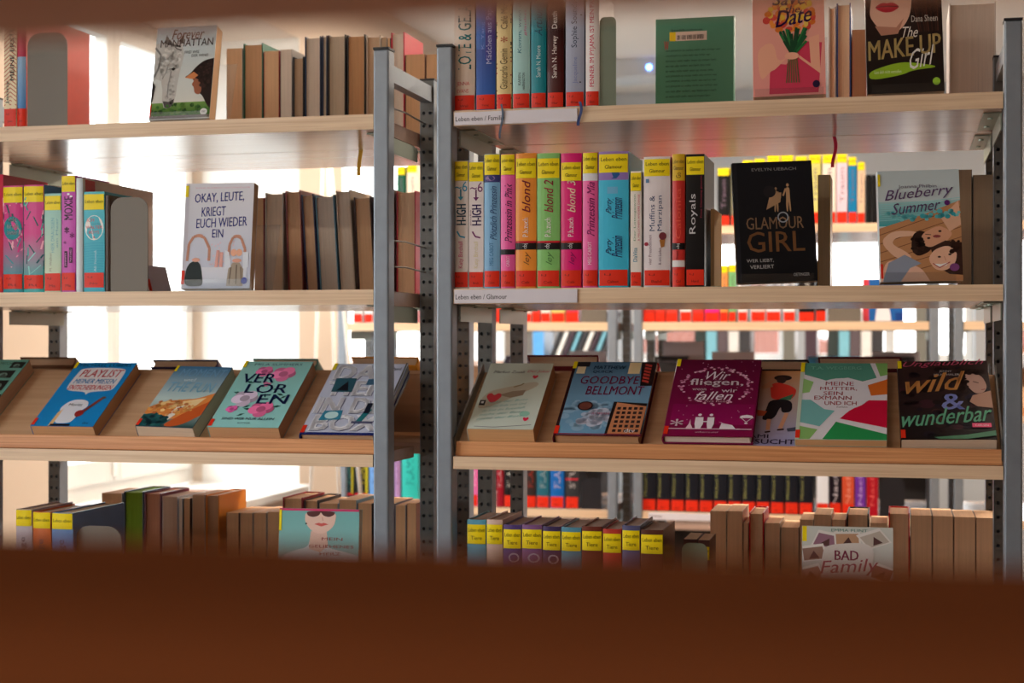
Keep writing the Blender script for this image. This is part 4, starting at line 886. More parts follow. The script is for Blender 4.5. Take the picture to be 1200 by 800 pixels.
a = A().R(0, .5, 1, 1, (110, 150, 180), (70, 104, 130)).R(0, 0, 1, .5, (110, 160, 196), (110, 150, 180)).dapple(.36, .27, .34, .2, [(150, 180, 206), (136, 172, 200), (124, 164, 194)], 50, .07, 4).dapple(.42, .23, .2, .09, [(190, 196, 216), (176, 188, 210), (200, 200, 220)], 30, .06, 5)
a.P([(.0, 1), (0, 0), (.035, 0), (.035, 1)], (40, 14, 20)).R(.06, .83, .16, .97, (220, 200, 160), seg=1).R(.03, .93, .20, 1, (30, 30, 36), seg=1).R(.68, .83, .82, .99, (220, 196, 150), seg=1).P([(.82, 1), (.86, .66), (1, .66), (1, 1)], (34, 20, 20))
for i in range(6): a.P([(.87, .72 + i*.045), (.95, .70 + i*.045), (.95, .73 + i*.045), (.87, .75 + i*.045)], (180, 60, 50))
a.P([(.58, .0), (.60, .44), (.99, .42), (1, 0)], (30, 24, 26)).P([(.61, .01), (.64, .43), (.99, .38), (.98, .01)], (200, 130, 90))
for r in range(6):
    for c in range(5): a.R(.66 + c*.064, .04 + r*.058, .70 + c*.064, .075 + r*.058, (50, 36, 36), seg=1)
a.T('MATTHEW', .26, .89, .64, .94, (24, 50, 80), 0, .02, .1).T('QUICK', .26, .83, .50, .87, (24, 50, 80), 0, .02, .1).T('GOODBYE', .14, .68, .84, .79, (110, 16, 60), 0, .01, .1).T('BELLMONT', .24, .53, .92, .65, (110, 16, 60), 0, .01, .1).E(.28, .375, .08, .055, (110, 60, 50), 18).RING(.28, .375, .09, .062, .8, (40, 24, 30)).T('ROMAN', .38, .26, .58, .29, (180, 90, 120), 0, .01).T('dtv', .80, .03, .92, .08, (230, 230, 240), 0, .03).R(0, 0, 1, .012, (140, 10, 40), seg=1)
slope(650, .152, .222, .024, (90, 16, 30), 'Goodbye Bellmont hardcover with brick building and blue sky', GD, hard=True, front=marks(a), page=(206, 160, 120))
a = A().R(0, 0, 1, 1, (130, 10, 70), (96, 8, 50)).R(.05, .14, .98, .4, (150, 14, 90), (130, 10, 76))
for i in range(90):
    t = rnd.uniform(0, 6.28); a.E(.50 + (.40 + rnd.uniform(-.03, .03))*math.cos(t), .64 + (.235 + rnd.uniform(-.02, .02))*math.sin(t), .018, .010, rnd.choice([(226, 170, 200), (200, 120, 160), (240, 200, 216)]), 6)
for i in range(40): a.E(rnd.uniform(.06, .95), rnd.uniform(.15, .97), .006, .005, (226, 180, 206), 5)
a.T('Wir', .38, .72, .66, .83, (240, 226, 236), 0, .0, .4).T('fliegen,', .20, .62, .82, .73, (240, 230, 236), 0, .05).T('wenn', .24, .575, .40, .60, (240, 230, 236), 0, .04).T('wir', .58, .55, .76, .60, (240, 230, 236), 0, .04).T('fallen', .28, .45, .72, .56, (240, 226, 236), 0, .0, .4).T('Ava Reed', .40, .42, .68, .45, (230, 190, 210), 0, .02).R(.04, .075, .98, .085, (230, 190, 214)).T('ueberreuter', .36, .03, .62, .05, (230, 200, 220), 0, .02)
def man(a, x, w_): a.E(x, .255, .022, .016, (240, 230, 240), 10).P([(x - w_, .225), (x + w_, .225), (x + w_*1.1, .14), (x + w_*.6, .085), (x - w_*.7, .085), (x - w_*1.0, .14)], (240, 230, 240))
man(a, .38, .045); man(a, .51, .038); a.L([(.42, .17), (.47, .17)], .012, (240, 230, 240)).P([(.62, .085), (.64, .16), (.60, .17), (.66, .15), (.76, .13), (.80, .085)], (240, 230, 240)).P([(.83, .22), (.85, .25), (.91, .26), (.97, .25), (.99, .22)], (240, 230, 240)).L([(.85, .22), (.91, .17), (.97, .22)], .005, (240, 230, 240)).E(.91, .155, .02, .012, (240, 230, 240), 8).P([(.24, .085), (.27, .14), (.28, .20), (.29, .14), (.32, .085)], (236, 200, 216)).T('*', .06, .11, .20, .20, (240, 226, 236), 0, .05)
slope(778, .150, .228, .018, (120, 12, 64), 'wine red book Wir fliegen, wenn wir fallen with silhouettes', GD, hard=True, front=marks(a), page=(236, 222, 214), lift=.0075)
a = A().R(0, .45, 1, 1, (170, 150, 150), (190, 130, 84)).R(0, 0, 1, .45, (150, 146, 190), (170, 150, 150))
a.E(.55, .90, .14, .04, (40, 26, 26), 16).E(.53, .87, .075, .05, (60, 40, 36), 14).P([(.36, .80), (.46, .84), (.66, .80), (.78, .74), (.76, .66), (.70, .60), (.40, .60), (.38, .72)], (200, 50, 40)).P([(.55, .62), (.74, .68), (.70, .60), (.5, .59)], (60, 110, 80)).L([(.40, .79), (.24, .76), (.40, .86)], .035, (190, 130, 100)).P([(.38, .60), (.72, .60), (.74, .44), (.58, .42), (.56, .52), (.48, .34), (.28, .32), (.34, .46)], (24, 20, 26))
a.L([(.40, .34), (.40, .20)], .04, (200, 140, 110)).L([(.66, .42), (.58, .22)], .04, (200, 140, 110)).L([(.36, .17), (.44, .18)], .02, (60, 30, 30)).L([(.54, .20), (.64, .21)], .02, (60, 30, 30)).P([(.68, .22), (.95, .26), (.95, .20), (.7, .18)], (70, 70, 90))
a.P([(.2, .46), (.36, .44), (.32, .38), (.22, .38)], (180, 80, 50)).T('MAMI', .0, .095, .42, .14, (40, 20, 60), 0, .05).T('GESUCHT!', .0, .02, .86, .08, (40, 20, 60), 0, .05)
slope(866, .112, .222, .006, (150, 140, 170), 'thin book Mami gesucht with a walking boy, half covered', GD, front=a, page=(206, 160, 120))
W_ = (226, 222, 230)
a = A().R(0, 0, 1, 1, W_).P([(.04, 1), (.80, 1), (.88, .80), (.72, .75), (.55, .80), (.30, .76), (.05, .84)], (84, 150, 132), True).P([(.86, 1), (1, 1), (1, .84), (.92, .82)], (130, 180, 100), True).P([(0, .80), (.16, .74), (.12, .60), (0, .58)], (150, 196, 120), True).P([(.78, .70), (1, .78), (1, .58), (.82, .56)], (220, 110, 40), True).P([(.0, .5), (.14, .5), (.30, .38), (.42, .36), (.26, .16), (0, .22)], (120, 184, 184), True).P([(.80, .50), (1, .5), (1, .15), (.48, .26), (.58, .36)], (206, 16, 60), True).P([(.44, .22), (1, .07), (1, 0), (.30, 0)], (40, 150, 84), True).P([(0, .17), (.24, .12), (.16, .0), (0, 0)], (140, 190, 110), True).E(.48, .58, .33, .21, W_, 32)
a.R(0, 0, .04, 1, (196, 206, 190), seg=1).T('T.A. WEGBERG', .12, .91, .70, .95, (150, 206, 190), 0, .02).T('MEINE', .30, .69, .62, .74, (180, 50, 70), 0, .015).T('MUTTER,', .24, .62, .66, .67, (180, 50, 70), 0, .015).T('SEIN', .28, .56, .50, .61, (180, 50, 70), 0, .015).T('EXMANN', .18, .50, .60, .55, (180, 50, 70), 0, .015).T('UND ICH', .30, .43, .66, .48, (180, 50, 70), 0, .015).T('ROMAN', .44, .395, .56, .41, (120, 60, 80))
slope(932, .148, .224, .014, (190, 210, 190), 'colourful geometric book Meine Mutter, sein Exmann und ich', GD, front=marks(a, .87), page=(220, 176, 130), lift=.0075)
a = A().R(0, 0, 1, 1, (22, 14, 18), (54, 36, 36))
a.dapple(.5, .5, .5, .5, [(40, 26, 28), (60, 30, 40), (34, 30, 50), (70, 40, 36)], 24, .08, 12)
a.P([(.72, .80), (.80, .84), (.92, .80), (.97, .66), (.93, .58), (.84, .56), (.78, .62), (.74, .7)], (190, 150, 136)).P([(.68, .88), (.82, .90), (.96, .82), (.88, .80), (.78, .80), (.74, .66), (.70, .58), (.66, .7)], (40, 24, 22)).P([(.80, .54), (1, .60), (1, .38), (.84, .40), (.76, .46)], (180, 136, 116)).L([(.82, .72), (.88, .70)], .008, (60, 30, 30)).L([(.88, .61), (.93, .62)], .008, (150, 60, 60))
a.dapple(.5, .5, .5, .5, [(34, 22, 26), (50, 30, 34), (26, 20, 34), (16, 12, 14)], 90, .05, 3).P([(.72, .80), (.80, .84), (.92, .80), (.97, .66), (.93, .58), (.84, .56), (.78, .62), (.74, .7)], (190, 150, 136)).P([(.80, .54), (1, .60), (1, .38), (.84, .40), (.76, .46)], (180, 136, 116)).L([(.82, .72), (.88, .70)], .008, (60, 30, 30)).L([(.90, .61), (.94, .62)], .008, (150, 60, 60)).dapple(.70, .72, .05, .16, [(30, 18, 16), (46, 28, 24)], 40, .03, 5).dapple(.84, .85, .12, .03, [(30, 18, 16), (46, 28, 24)], 20, .03, 6)
a.T('Unglaublich', .06, .90, .96, .99, (190, 80, 110), 0, .01, .4, .03).T('JENNY', .46, .84, .60, .87, (200, 190, 190)).T('MILNTHALER', .40, .80, .68, .825, (200, 190, 190)).T('wild', .08, .56, .74, .80, (226, 160, 90), 0, .03, .4, .06).T('&', .46, .36, .70, .56, (150, 160, 226), 0, .05).T('wunderbar', .02, .14, .98, .34, (130, 206, 170), 0, .02, .4, .08).R(.76, .14, .96, .19, (240, 90, 130), seg=1).T('CARLSEN', .79, .152, .93, .175, (250, 230, 236), 0, .02).P([(.35, .02), (.7, .05), (1, .10), (1, .04), (.7, 0), (.4, 0)], (80, 130, 100))
slope(1056, .150, .226, .024, (30, 20, 24), 'dark book wild & wunderbar with script title, far right', GD, roll=-1.5, front=marks(a, .90), page=(226, 206, 184))
# rear side of the display boards: top ends of the books lying there
for i, (p, w_, h, t, c, lb) in enumerate([(28, .13, .215, .022, (120, 84, 60), 'brown book seen over the top of the left display shelf'), (182, .145, .21, .020, (30, 26, 70), 'navy book top behind the sunset book'), (300, .14, .215, .020, (90, 140, 130), 'green book top behind the mint rose book'),
        (415, .14, .22, .022, (226, 150, 40), 'orange book top behind the white embossed book'), (620, .14, .218, .028, (120, 16, 36), 'dark red book top between Joker and Goodbye Bellmont'), (712, .10, .20, .022, (196, 30, 30), 'bright red book top behind Goodbye Bellmont'),
        (860, .14, .21, .024, (40, 26, 30), 'black book top above the walking boy cover'), (959, .15, .214, .028, (90, 16, 34), 'maroon book top above the geometric cover')]):
    slope(p, w_, h, t, c, lb, 'books lying on the rear side of the display shelves', back=True, hard=True, up=.022, page=(226, 190, 156))

# ------------------------------------------------------------------ bottom shelves
GB = 'books on the bottom shelf of the left bookcase'; Y = .016
for i, (x0, x1, t, c, c2, lb) in enumerate([(19, 38, 597, (206, 196, 206), None, 'pale lilac spine with yellow label, bottom left shelf'), (39, 60, 600, (226, 120, 70), None, 'orange spine with yellow label, bottom left shelf'), (61, 86, 601, (110, 150, 206), None, 'blue spine with yellow label, bottom left shelf')]):
    std(x0, x1, t, Y, BT, c, lb, GB, yl=('Leben eben',), ylh=(.85, 1), W=.15 if i < 2 else .20, hard=True, page=(220, 196, 170), spine=A().T('Drei Tage', .3, .3, .7, .75, (90, 90, 110), 90, .01))
bookend(88, 143, 616, .03, BT, M_bookend, 'grey bookend half hidden beside the blue bottom spine')
for i, (x0, x1, t, cov, pg, hard) in enumerate([(119, 143, 578, (200, 196, 200), PB, 0), (145, 168, 576, (30, 40, 60), (120, 150, 40), 1), (169, 188.5, 578, (110, 30, 50), (190, 130, 100), 1), (190, 208, 582, (220, 210, 210), (206, 170, 146), 0), (209, 214, 584, (150, 160, 170), PP, 0), (215, 223, 584, (90, 60, 50), PB, 0),
        (225, 240, 580, (200, 190, 180), (206, 160, 124), 0), (241, 257, 580, (230, 140, 50), (206, 160, 124), 1), (265, 280, 601, (100, 60, 50), PB, 0), (281, 296, 601, (200, 180, 160), PB, 0), (297, 312, 601, (200, 180, 160), PB, 0), (313, 329, 600, (200, 190, 180), PB, 0),
        (331, 354.5, 583, (160, 16, 30), PB, 1), (356, 373, 586, (40, 36, 40), PB, 1), (374, 396, 590, (210, 200, 190), PB, 0), (397, 418, 586, (120, 160, 180), PB, 0), (419, 436, 590, (50, 30, 30), PB, 0), (438, 462, 590, (150, 140, 150), PB, 0), (463, 475.5, 592, (150, 150, 160), PB, 0), (476.5, 488, 590, (150, 100, 80), PB, 0)]):
    fore(x0, x1, t, .40, BT, cov, '%s page edge in %s cover, %s in the bottom left row' % ('green' if pg == (120, 150, 40) else 'brown', colname(cov), ordn(i, 20)), GB, hard=bool(hard), page=pg, W=.13 + rnd.uniform(-.01, .01))
a = A().R(0, 0, 1, 1, (150, 196, 196), (120, 184, 184)).R(0, .97, 1, 1, (206, 60, 110))
a.P([(.0, .0), (.04, .36), (.2, .44), (.36, .48), (.40, .60), (.60, .60), (.62, .48), (.8, .44), (1, .38), (1, 0)], (210, 216, 220)).P([(.38, .46), (.40, .70), (.60, .70), (.62, .50), (.52, .42)], (226, 190, 176)).P([(.33, .97), (.32, .84), (.36, .76), (.44, .68), (.54, .66), (.64, .72), (.70, .80), (.72, .97)], (236, 200, 186)).P([(.34, .97), (.35, .91), (.42, .885), (.50, .91), (.52, .96), (.55, .91), (.62, .89), (.69, .92), (.70, .97)], (90, 50, 50)).P([(.44, .795), (.50, .815), (.53, .805), (.56, .815), (.62, .795), (.53, .765)], (216, 96, 90)).E(.34, .80, .012, .012, INK, 8).L([(.54, .89), (.55, .84)], .01, (220, 170, 156))
a.T('MEIN', .54, .58, .80, .62, (150, 70, 80), 0, .01).T('GELIEHENES', .38, .48, .94, .52, (150, 70, 80), 0, .01).T('HERZ', .52, .38, .78, .42, (150, 70, 80), 0, .01).R(0, .70, .03, .98, YEL, seg=1)
a.squeeze(.64)
face(324, 700, .03, .150, .21, .02, (120, 176, 180), 'turquoise book Mein geliehenes Herz with a face in sunglasses', GB, yaw=3, tilt=5, front=a, base=at(324, 595, .045).z - .2095)
GC = 'books on the bottom shelf of the right bookcase'
for i, (x0, x1, t, c, w_) in enumerate([(547.5, 570, 609, (100, 170, 196), 'sky blue'), (570.5, 589.5, 609, (220, 190, 176), 'pale peach'), (590, 611.3, 615, (90, 70, 130), 'violet'), (611.8, 635.7, 615, (130, 90, 140), 'mauve'), (636.2, 657.5, 617, (70, 56, 100), 'dark violet'), (658, 681.5, 618, (90, 150, 176), 'turquoise'), (682, 706, 617, (110, 50, 40), 'brown'), (706.6, 728.6, 620, (190, 60, 50), 'brick red'), (729.2, 750.4, 616, (90, 90, 130), 'slate blue'), (751, 777.6, 621, (90, 50, 40), 'dark brown')]):
    sp = (A().RING(.6, .72, .3, .04, .7, (180, 170, 190)) if i in (2, 3, 4) else A()).T(['Filly', 'Pony', 'Girls', 'Mia', 'Girls', 'Wolke', 'Stall', 'BE', 'VLC', 'DOGS'][i], .3, .3, .75, .62, (226, 220, 226), 90, .01)
    std(x0, x1, t, Y, BT, c, '%s spine labelled Leben eben Tiere, %s on the bottom right shelf' % (w_, ordn(i, 10)), GC, yl=('Leben eben', 'Tiere'), ylh=(.80, .965), hard=True, W=.145, page=(196, 170, 156), spine=sp)
bookend(799, 829, 636, .06, BT, M_bookend2, 'dull metal bookend right of the Tiere books')
for i, (x0, x1) in enumerate([(801, 817), (818, 832)]):
    std(x0, x1, 632 + i, .20, BT, (90, 60, 60), 'small dark spine with a yellow label, %s behind the bookend' % ('first' if i == 0 else 'second'), GC, yl=('Leben eben', 'Tiere'), ylh=(.78, .93), W=.10)
KR = (200, 20, 30)
for i, (x0, x1, t, cov, hard) in enumerate([(832, 851, 599, (220, 190, 160), 0), (851.6, 870, 599, (220, 190, 160), 0), (870.6, 877, 613, (170, 120, 90), 0), (877.6, 895, 601, KR, 1), (896, 914, 613, (210, 180, 150), 0), (915, 936, 618, (210, 180, 150), 0), (937, 953, 609, (220, 190, 160), 0), (953.6, 974, 603, (220, 190, 160), 0),
        (974.6, 991, 609, (190, 90, 60), 0), (992, 1018, 602, (24, 24, 30), 1), (1019.5, 1040, 613, (220, 180, 150), 0), (1041, 1066, 601, KR, 1), (1067, 1092, 604, (190, 170, 150), 0), (1092.6, 1117, 605, (190, 150, 120), 0), (1117.6, 1143, 606, (190, 150, 120), 0), (1143.6, 1169, 607, (190, 150, 120), 0)]):
    fore(x0, x1, t, .40, BT, cov, 'tan page edge in %s cover, %s in the bottom right row' % (colname(cov), ordn(i, 16)), GC, hard=bool(hard), page=(238, 194, 154), W=.13 + rnd.uniform(-.01, .01))
a = A().R(0, 0, 1, 1, (190, 190, 190), (206, 210, 206)).R(0, .78, .05, 1, YEL, seg=1)
for u, v, r_, c in ((.12, .74, -.3, (150, 110, 130)), (.38, .72, .05, (190, 150, 120)), (.74, .70, .5, (190, 180, 170)), (.02, .50, .2, (150, 120, 110)), (.72, .30, -.4, (150, 100, 90)), (.0, .2, .3, (170, 130, 120))):
    cs, sn = math.cos(r_), math.sin(r_)
    q = lambda a_, b_: (min(1, max(0, u + cs*a_ - sn*b_)), min(1, max(0, v + (sn*a_ + cs*b_)*.8)))
    a.P([q(-.02, -.02), q(.27, -.02), q(.27, .27), q(-.02, .27)], (226, 222, 220)).P([q(0, 0), q(.25, 0), q(.25, .22), q(0, .22)], c).P([q(.06, .02), q(.18, .02), q(.14, .16)], (90, 60, 60))
a.P([(.20, .02), (.22, .66), (.30, .74), (.62, .78), (.76, .74), (.80, .62), (.72, .02)], (214, 208, 206)).T('EMMA FLINT', .32, .93, .72, .97, (90, 140, 130), 0, .01).T('BAD', .36, .52, .62, .66, (140, 50, 90), 0, .04).T('Family', .20, .26, .84, .50, (160, 80, 100), 0, .01, .2, .06).T('Days', .3, .08, .7, .22, (160, 80, 100), 0, .01, .2)
a.squeeze(.56)
face(940, 700, .03, .148, .205, .02, (196, 200, 200), 'pale collage book with the word Family on the cover', GC, yaw=2, tilt=5, front=a, base=at(940, 616, .045).z - .2045)

# ------------------------------------------------------------------ second row of bookcases
U2, M2, B2 = UT - .029, MT - .029, BT - .029
GE = 'blurred books in the second row of bookcases'
def far(x0, x1, t, base, c, label, top=None, tagc=True, W=.13, spine=None, hard=False, H=None):
    Y = Y2 + .016; xa, xb = X(x0, Y), X(x1, Y); Hh = H or (Zt((x0 + x1)/2, t, Y) - base)
    e = book(Tr(xa, Y, base + G), xb - xa - .0006, W, Hh, c, label, GE, hard=hard, spine=spine, yl=('Leben eben',) if top else None, ylh=(.87, 1), rl=tagc, rlh=(.0, .17))
    return e
def script_spine(c, v0=.3, v1=.8): return A().T('Traum', .3, v0, .7, v1, c, 90, .01)
for i, (x0, x1, t, c, yl_, nm) in enumerate([(465, 475, 195, (30, 90, 70), 1, 'dark green'), (477, 489, 192, (240, 226, 206), 1, 'cream'), (841, 855, 197, (20, 20, 22), 1, 'black'), (857, 868, 196, (130, 126, 100), 1, 'olive grey'), (870, 883, 188, (200, 150, 90), 1, 'ochre'), (884, 897, 186, (190, 170, 150), 1, 'sand'), (899, 914, 181, (210, 200, 190), 1, 'light grey'), (915, 930, 181, (180, 160, 170), 1, 'dusty rose'), (932, 946, 183, (190, 190, 190), 1, 'silver'), (948, 962, 181, (206, 200, 120), 1, 'pale yellow'), (964, 979.5, 181, (232, 218, 206), 1, 'eggshell'), (980.5, 993, 180, (226, 200, 214), 1, 'light pink'), (994, 1004, 184, (20, 120, 170), 1, 'ocean blue'), (1005, 1013.5, 190, (222, 190, 160), 1, 'peach')]):
    far(x0, x1, t, U2, c, '%s spine with yellow and red labels on the upper shelf of the second row' % nm, True, spine=script_spine((120, 100, 120)))
for i, (x0, x1) in enumerate([(1014.5, 1021), (1021.5, 1028), (1028.5, 1036)]):
    far(x0, x1, 205, U2, (18, 18, 20), 'black box file on the upper second row shelf, %s' % ordn(i, 3), None, False)
e = bookend(1040, 1078, 215, Y2 + .02, U2, M_cap, 'black bookend on the upper shelf of the second row')
cs = [(553, 562, (60, 130, 130)), (566, 580, (226, 60, 60)), (582, 592, (220, 60, 40)), (593, 602, (226, 160, 60)), (604, 614, (190, 60, 60)), (615, 623, (220, 210, 200)), (624, 633, (210, 70, 70)), (634, 645, (226, 220, 210)), (646, 662, (214, 200, 120)), (663, 678, (190, 60, 80)),
      (414, 425, (226, 226, 226)), (427, 437, (236, 236, 236)), (440, 450, (200, 200, 210)), (463.5, 471, (20, 20, 24)), (472, 488, (200, 40, 30)),
      (754, 767.5, (200, 50, 40)), (768, 779.5, (206, 60, 50)), (780.5, 794, (206, 70, 60)), (797, 810.5, (226, 220, 220)), (811.5, 825, (200, 60, 60)), (826, 843, (236, 40, 140)), (844, 853, (230, 150, 80)), (854, 862.5, (120, 180, 120)), (865, 876, (230, 226, 226)), (880, 897, (226, 200, 196)), (898, 915, (226, 226, 236)), (918, 932, (236, 236, 240)), (936, 954.5, (20, 20, 22)), (956, 968, (24, 22, 24))]
cn = {}
for i, (x0, x1, c) in enumerate(cs):
    n_ = colname(c); k = ('left' if x0 < 520 else 'middle' if x0 < 720 else 'right', n_); cn[k] = cn.get(k, 0) + 1
    far(x0, x1, 0, M2, c, '%s spine with red foot label, second row middle shelf, %s part, %s %s one' % (n_, k[0], ordn(cn[k] - 1, 0).split()[0], n_), x0 > 840 and x0 < 864, True, H=.185 + rnd.uniform(-.012, .01), spine=script_spine((240, 230, 220) if sum(c) < 400 else (90, 80, 90)))
for i, (a_, b_, h) in enumerate([(681, 711, 352), (970, 1009, 352)]): bookend(a_, b_, h, Y2 + .02, M2, M_bookend, 'brownish bookend on the middle shelf of the %s second row bookcase' % ['left', 'right'][i])
p = A().R(0, 0, 1, 1, (30, 90, 160)).R(0, 0, .15, 1, (200, 60, 70)).P([(.3, 0), (.34, .3), (.42, .45), (.5, .5), (.58, .45), (.66, .3), (.7, 0)], (226, 226, 232)).E(.5, .58, .07, .07, (200, 150, 120), 12).R(.8, 0, 1, .2, (24, 60, 130))
face(1011, 377, Y2 + .05, .125, .135, .02, (30, 90, 160), 'blue book with a white-shirted figure, second row', GE, base=M2 + .002, tilt=6, front=p)
# bottom shelf of the second row
lab2 = []
for i, (x0, x1, c, sc_, nm, tg) in enumerate([(401, 414, (16, 60, 70), (90, 180, 190), 'dark petrol', 0), (415.5, 431, (20, 20, 20), (220, 200, 60), 'black and yellow', 0), (433, 445, (110, 160, 220), (60, 90, 160), 'soft blue', 0), (447, 461, (60, 60, 70), (200, 200, 200), 'charcoal', 0), (462.5, 469, (180, 140, 190), (80, 40, 100), 'lilac', 0), (471, 490, (50, 190, 180), (20, 120, 120), 'turquoise', 0),
        (552, 560, (230, 110, 180), (250, 220, 230), 'bright pink', 1), (582, 590, (150, 20, 40), (230, 200, 200), 'crimson', 0), (591, 603, (18, 18, 22), (220, 220, 210), 'black with white lettering', 1), (605, 614, (120, 110, 100), (20, 20, 20), 'taupe', 1), (616, 628, (50, 40, 40), (200, 60, 30), 'umber', 1), (629, 643.5, (36, 100, 120), (190, 200, 200), 'petrol blue', 1), (645, 661, (20, 100, 180), (220, 200, 220), 'royal blue', 1), (663, 678, (50, 52, 56), (210, 200, 200), 'graphite with a red stripe', 1)]):
    sp = A().T('FLAMME' if i != 13 else 'STURM', .3, .3, .75, .85, sc_, 90, .02)
    if i == 13: sp.R(0, .42, 1, .44, (220, 40, 60))
    if i in (0, 1): sp.R(0, .12, 1, .15, (220, 30, 40)).R(.85, .15, 1, 1, (200, 190, 50))
    far(x0, x1, 0, B2, c, '%s spine on the low shelf of the left second row bookcase' % nm, i in (4, 5), bool(tg), H=.225, spine=sp, W=.15, hard=True)
nc = [(220, 60, 110), (40, 140, 220), (40, 200, 110), (200, 190, 150), (30, 170, 150), (206, 60, 40), (50, 180, 90), (90, 80, 180), (220, 150, 50), (200, 60, 120), (220, 60, 60), (60, 150, 220)]
nn = ['pink', 'blue', 'green', 'cream', 'aqua', 'rust', 'leaf green', 'indigo', 'gold', 'berry', 'scarlet', 'pale blue']
for i in range(12):
    x0 = 753 + i * 16.7
    sp = A().T('GONE', .45, .70, .92, .96, nc[i], 90, .04).T('Michael Gant', .10, .22, .32, .72, (190, 190, 110), 90, .02)
    if i % 3 == 0: sp.E(.3, .97, .2, .02, (200, 206, 220), 10)
    far(x0, x0 + 15.6, 0, B2, (22, 26, 36), 'black series spine with %s lettering, second row low shelf' % nn[i], None, True, H=.215, W=.15, hard=True, spine=sp)
for i, (x0, x1, c, nm) in enumerate([(957, 971, (226, 230, 240), 'white spine with a small dark heart'), (972, 986, (24, 16, 28), 'black spine with purple title'), (987, 1001, (206, 80, 50), 'burnt orange spine'), (1002, 1014.5, (110, 50, 160), 'deep purple spine'), (1015.5, 1029, (170, 16, 36), 'dark red spine')]):
    sp = A().T('Nacht', .3, .15, .7, .7, [(226, 230, 240), (200, 190, 200), (230, 150, 130), (190, 150, 220), (220, 90, 90)][i], 90, .01)
    if i == 0: heart(sp, .5, .78, .10, INK) if False else sp.E(.5, .78, .18, .02, INK, 10)
    far(x0, x1, 0, B2, c, '%s on the low shelf of the second row' % nm, None, i < 3, H=.22 + .01 * (i % 2), W=.15, spine=sp)
bookend(1031, 1060, 560, Y2 + .02, B2, M_cap, 'black bookend beside the dark red spine in the second row')
bookend(681, 705, 560, Y2 + .02, B2, M_cap, 'black bookend beside the graphite spine in the second row')
# display shelf of the second row
def slope2(px, w_, h, t, c, label, front=None):
    x = X(px, Y2 + .1); M = Tr(x, Y2 + PY0 + .005, DB - .029 + PZ0 - .0035) @ Rx(-(math.pi/2 - TAU)) @ Rz(-math.pi/2)
    return book(M, t, w_, h, c, label, GE, front=front)
for i, (p_, w_, c, nm) in enumerate([(584, .12, (90, 90, 110), 'grey blue'), (628, .14, (40, 40, 70), 'navy'), (760, .12, (60, 60, 60), 'dark'), (945, .17, (80, 160, 210), 'light blue'), (1012, .16, (70, 66, 70), 'slate')]):
    slope2(p_, w_, .24, .03, c, '%s book lying on the slanted shelf of the second row' % nm, A().R(.1, .4, .9, .8, tuple(min(255, v + 40) for v in c)).T('Sommer', .15, .82, .85, .92, (220, 220, 230), 0, .02))
M_grey = mat('grey_card', (178, 170, 176), .6)
def divider(px0, px1, pyt, Y, z, label):
    x0, x1 = X(px0, Y), X(px1, Y); H = Zt(px0, pyt, Y) - z
    e = empty('display_stand', ((x0+x1)/2, Y, z)); tag(e, label, 'stand', 'grey display stands in the second row')
    w_ = (x1 - x0) / 2
    bevel(MB().box(-w_, 0, 0, w_, .006, H).build('back_plate', M_grey, e), .002)
    MB().box(-w_, .0065, 0, w_, .013, .02).build('foot', M_grey, e)
# ledge boards on top of the slanted rests of the second row carry the grey stands
zd = DB - .029 + PZ0 + .14
for px0, px1, t, lb in ((777, 825, 400, 'tall grey display stand left of the pale windows in the second row'), (834, 884, 412, 'low grey display stand in the middle of the second row'), (1022, 1078, 412, 'low grey display stand at the right of the second row'), (667, 711, 411, 'pale grey display stand beside the second row post')):
    divider(px0, px1, t, Y2 + .226, DB - .029 + TB*.8 + .0006, lb)

# ------------------------------------------------------------------ third row: low cases with upright folders, under the back windows
Y3 = 4.9
def lowcase(px0, px1, label):
    x0, x1 = X(px0, Y3), X(px1, Y3); w_ = x1 - x0
    e = empty('low_bookcase', (x0, Y3, 0)); tag(e, label, 'bookcase', 'low cases in the back of the room')
    H = CZ - .12
    for x in (0, w_ - .03): MB().box(x, 0, 0, x + .03, .32, H).build('side_panel', M_dark, e)
    MB().box(.03, .30, .05, w_ - .03, .32, H - .03).build('back_panel', M_dark, e)
    for z in (.08, .45, .8): MB().box(.031, .0, z, w_ - .031, .299, z + .025).build('shelf_board', M_lam, e)
    MB().box(-.01, -.01, H, w_ + .01, .33, H + .025).build('top_board', M_lam, e)
    return H + .025
zt = lowcase(380, 712, 'dark low bookcase in the back, seen left of the middle posts')
lowcase(735, 1100, 'dark low bookcase in the back, seen right of the middle posts')
fc = [((232, 232, 236), 'white'), ((60, 60, 64), 'dark grey'), ((226, 226, 240), 'pale lilac'), ((90, 80, 86), 'brown grey'), ((240, 240, 236), 'ivory'), ((50, 60, 60), 'green black'), ((230, 220, 230), 'rose white'), ((70, 56, 66), 'plum'), ((214, 214, 214), 'light grey'), ((110, 110, 104), 'stone'), ((120, 180, 200), 'light blue'), ((236, 214, 180), 'beige')]
def folder(px0, px1, h, c, label, lean=0):
    x0, x1 = X(px0, Y3), X(px1, Y3); T_ = x1 - x0 - .002
    e = empty('folder', (x0, Y3 + .03, zt + .0006)); tag(e, label, 'folder', 'upright folders on the low cases in the back')
    if lean: e.rotation_euler = (0, math.radians(lean), 0)
    m = MB(); m.box(0, 0, 0, .003, .22, h); m.box(T_ - .003, 0, 0, T_, .22, h); m.box(.003, 0, 0, T_ - .003, .003, h); m.build('cover', cover_mat(c), e)
    MB().box(.0035, .0035, .004, T_ - .0035, .21, h - .006).build('page_block', page_mat((236, 232, 226)), e)
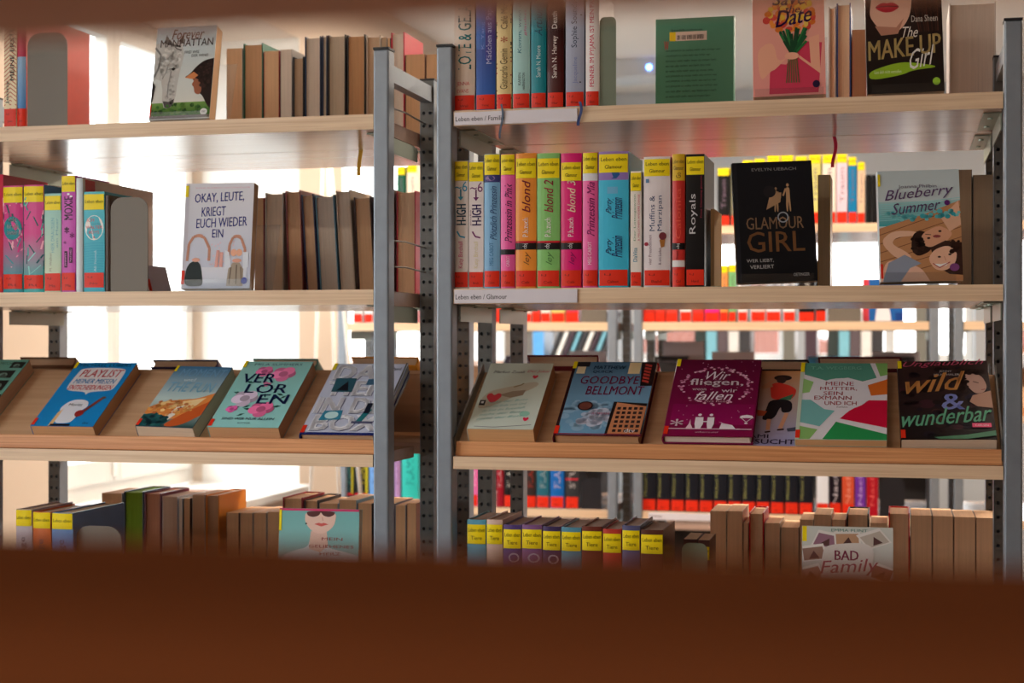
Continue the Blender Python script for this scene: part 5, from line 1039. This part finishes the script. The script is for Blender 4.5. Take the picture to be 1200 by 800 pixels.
for i in range(22):
    px = 800 + i * 13; c, nm = fc[(i * 5) % 12]
    if nm in ('white', 'ivory', 'pale lilac', 'rose white', 'beige'): continue
    folder(px, px + 14.5, .24 + .02 * ((i * 7) % 4), c, '%s folder standing on the back case, %s in its row' % (nm, ordn(i, 0) if i < 20 else ['', 'next to last', 'last'][i - 19]))
for i in range(9):
    c, nm = fc[(i * 3 + 1) % 12]
    folder(640 + i * 7.5, 640 + i * 7.5 + 4, .26, c, 'leaning %s magazine folder in the back, %s of the slanted stack' % (nm, ordn(i, 0)), 22)
for i, (p0_, p1_, c, nm) in enumerate([(556, 568, (236, 236, 240), 'white'), (623, 636, (90, 160, 220), 'sky blue')]):
    folder(p0_, p1_, .27, c, '%s folder standing left of the slanted stack in the back' % nm)
# white tripod stand by the window pier
e = empty('tripod_stand', (X(381, 1.75), 1.75, 0)); tag(e, 'white tripod stand with thin legs beside the window', 'stand')
zt_ = Zt(381, 120, 1.75)
lx = [X(370, 1.75), X(392, 1.75)]; zb = Zt(370, 425, 1.75); sl = ((lx[0] - e.location.x) / (zt_ - zb), (lx[1] - e.location.x) / (zt_ - zb))
for s_ in sl: MB().tube([(0, 0, zt_), (s_ * zt_, 0, 0.003)], .006).build('leg', M_white, e, True)
MB().tube([(0, .0, zt_), (0, .55, .003)], .006).build('leg', M_white, e, True)
MB().tube([(0, 0, zt_ - .02), (0, 0, zt_ + .05)], .018, 12).build('head', M_white, e, True)
# papers on the window sill
for i, (y_, x_, a_, c) in enumerate([(1.45, -2.38, .3, (120, 130, 140)), (1.62, -2.30, -.2, (60, 56, 60)), (1.9, -2.36, .5, (214, 204, 190)), (2.2, -2.32, .1, (140, 90, 70))]):
    o = MB().box(-.10, -.14, 0, .10, .14, .012 + .008 * i).build('magazine', cover_mat(c)); o.location = (x_, y_, WZ0 + .0008); o.rotation_euler = (0, 0, a_)
    tag(o, ['blue grey', 'black', 'cream', 'reddish brown'][i] + ' magazine lying on the window sill', 'magazine', 'magazines on the window sill')
# small white wall projector with a blue status light
e = empty('projector', (X(745, 5.6), 5.6, Zt(745, 84, 5.6))); tag(e, 'white projector with a blue light on the ceiling behind', 'projector')
bevel(MB().box(-.16, -.12, -.05, .16, .12, .05).build('housing', M_wallc, e), .01)
MB().tube([(0, 0, .05), (0, 0, HC - e.location.z - .002)], .015).build('mount', M_wallc, e, True)
led = bpy.data.materials.new('blue_led'); led.use_nodes = True; led.node_tree.nodes['Principled BSDF'].inputs['Emission Color'].default_value = (.1, .3, 1, 1); led.node_tree.nodes['Principled BSDF'].inputs['Emission Strength'].default_value = 12
MB().tube([(.09, -.121, 0), (.09, -.126, 0)], .012, 12).build('status_light', led, e)
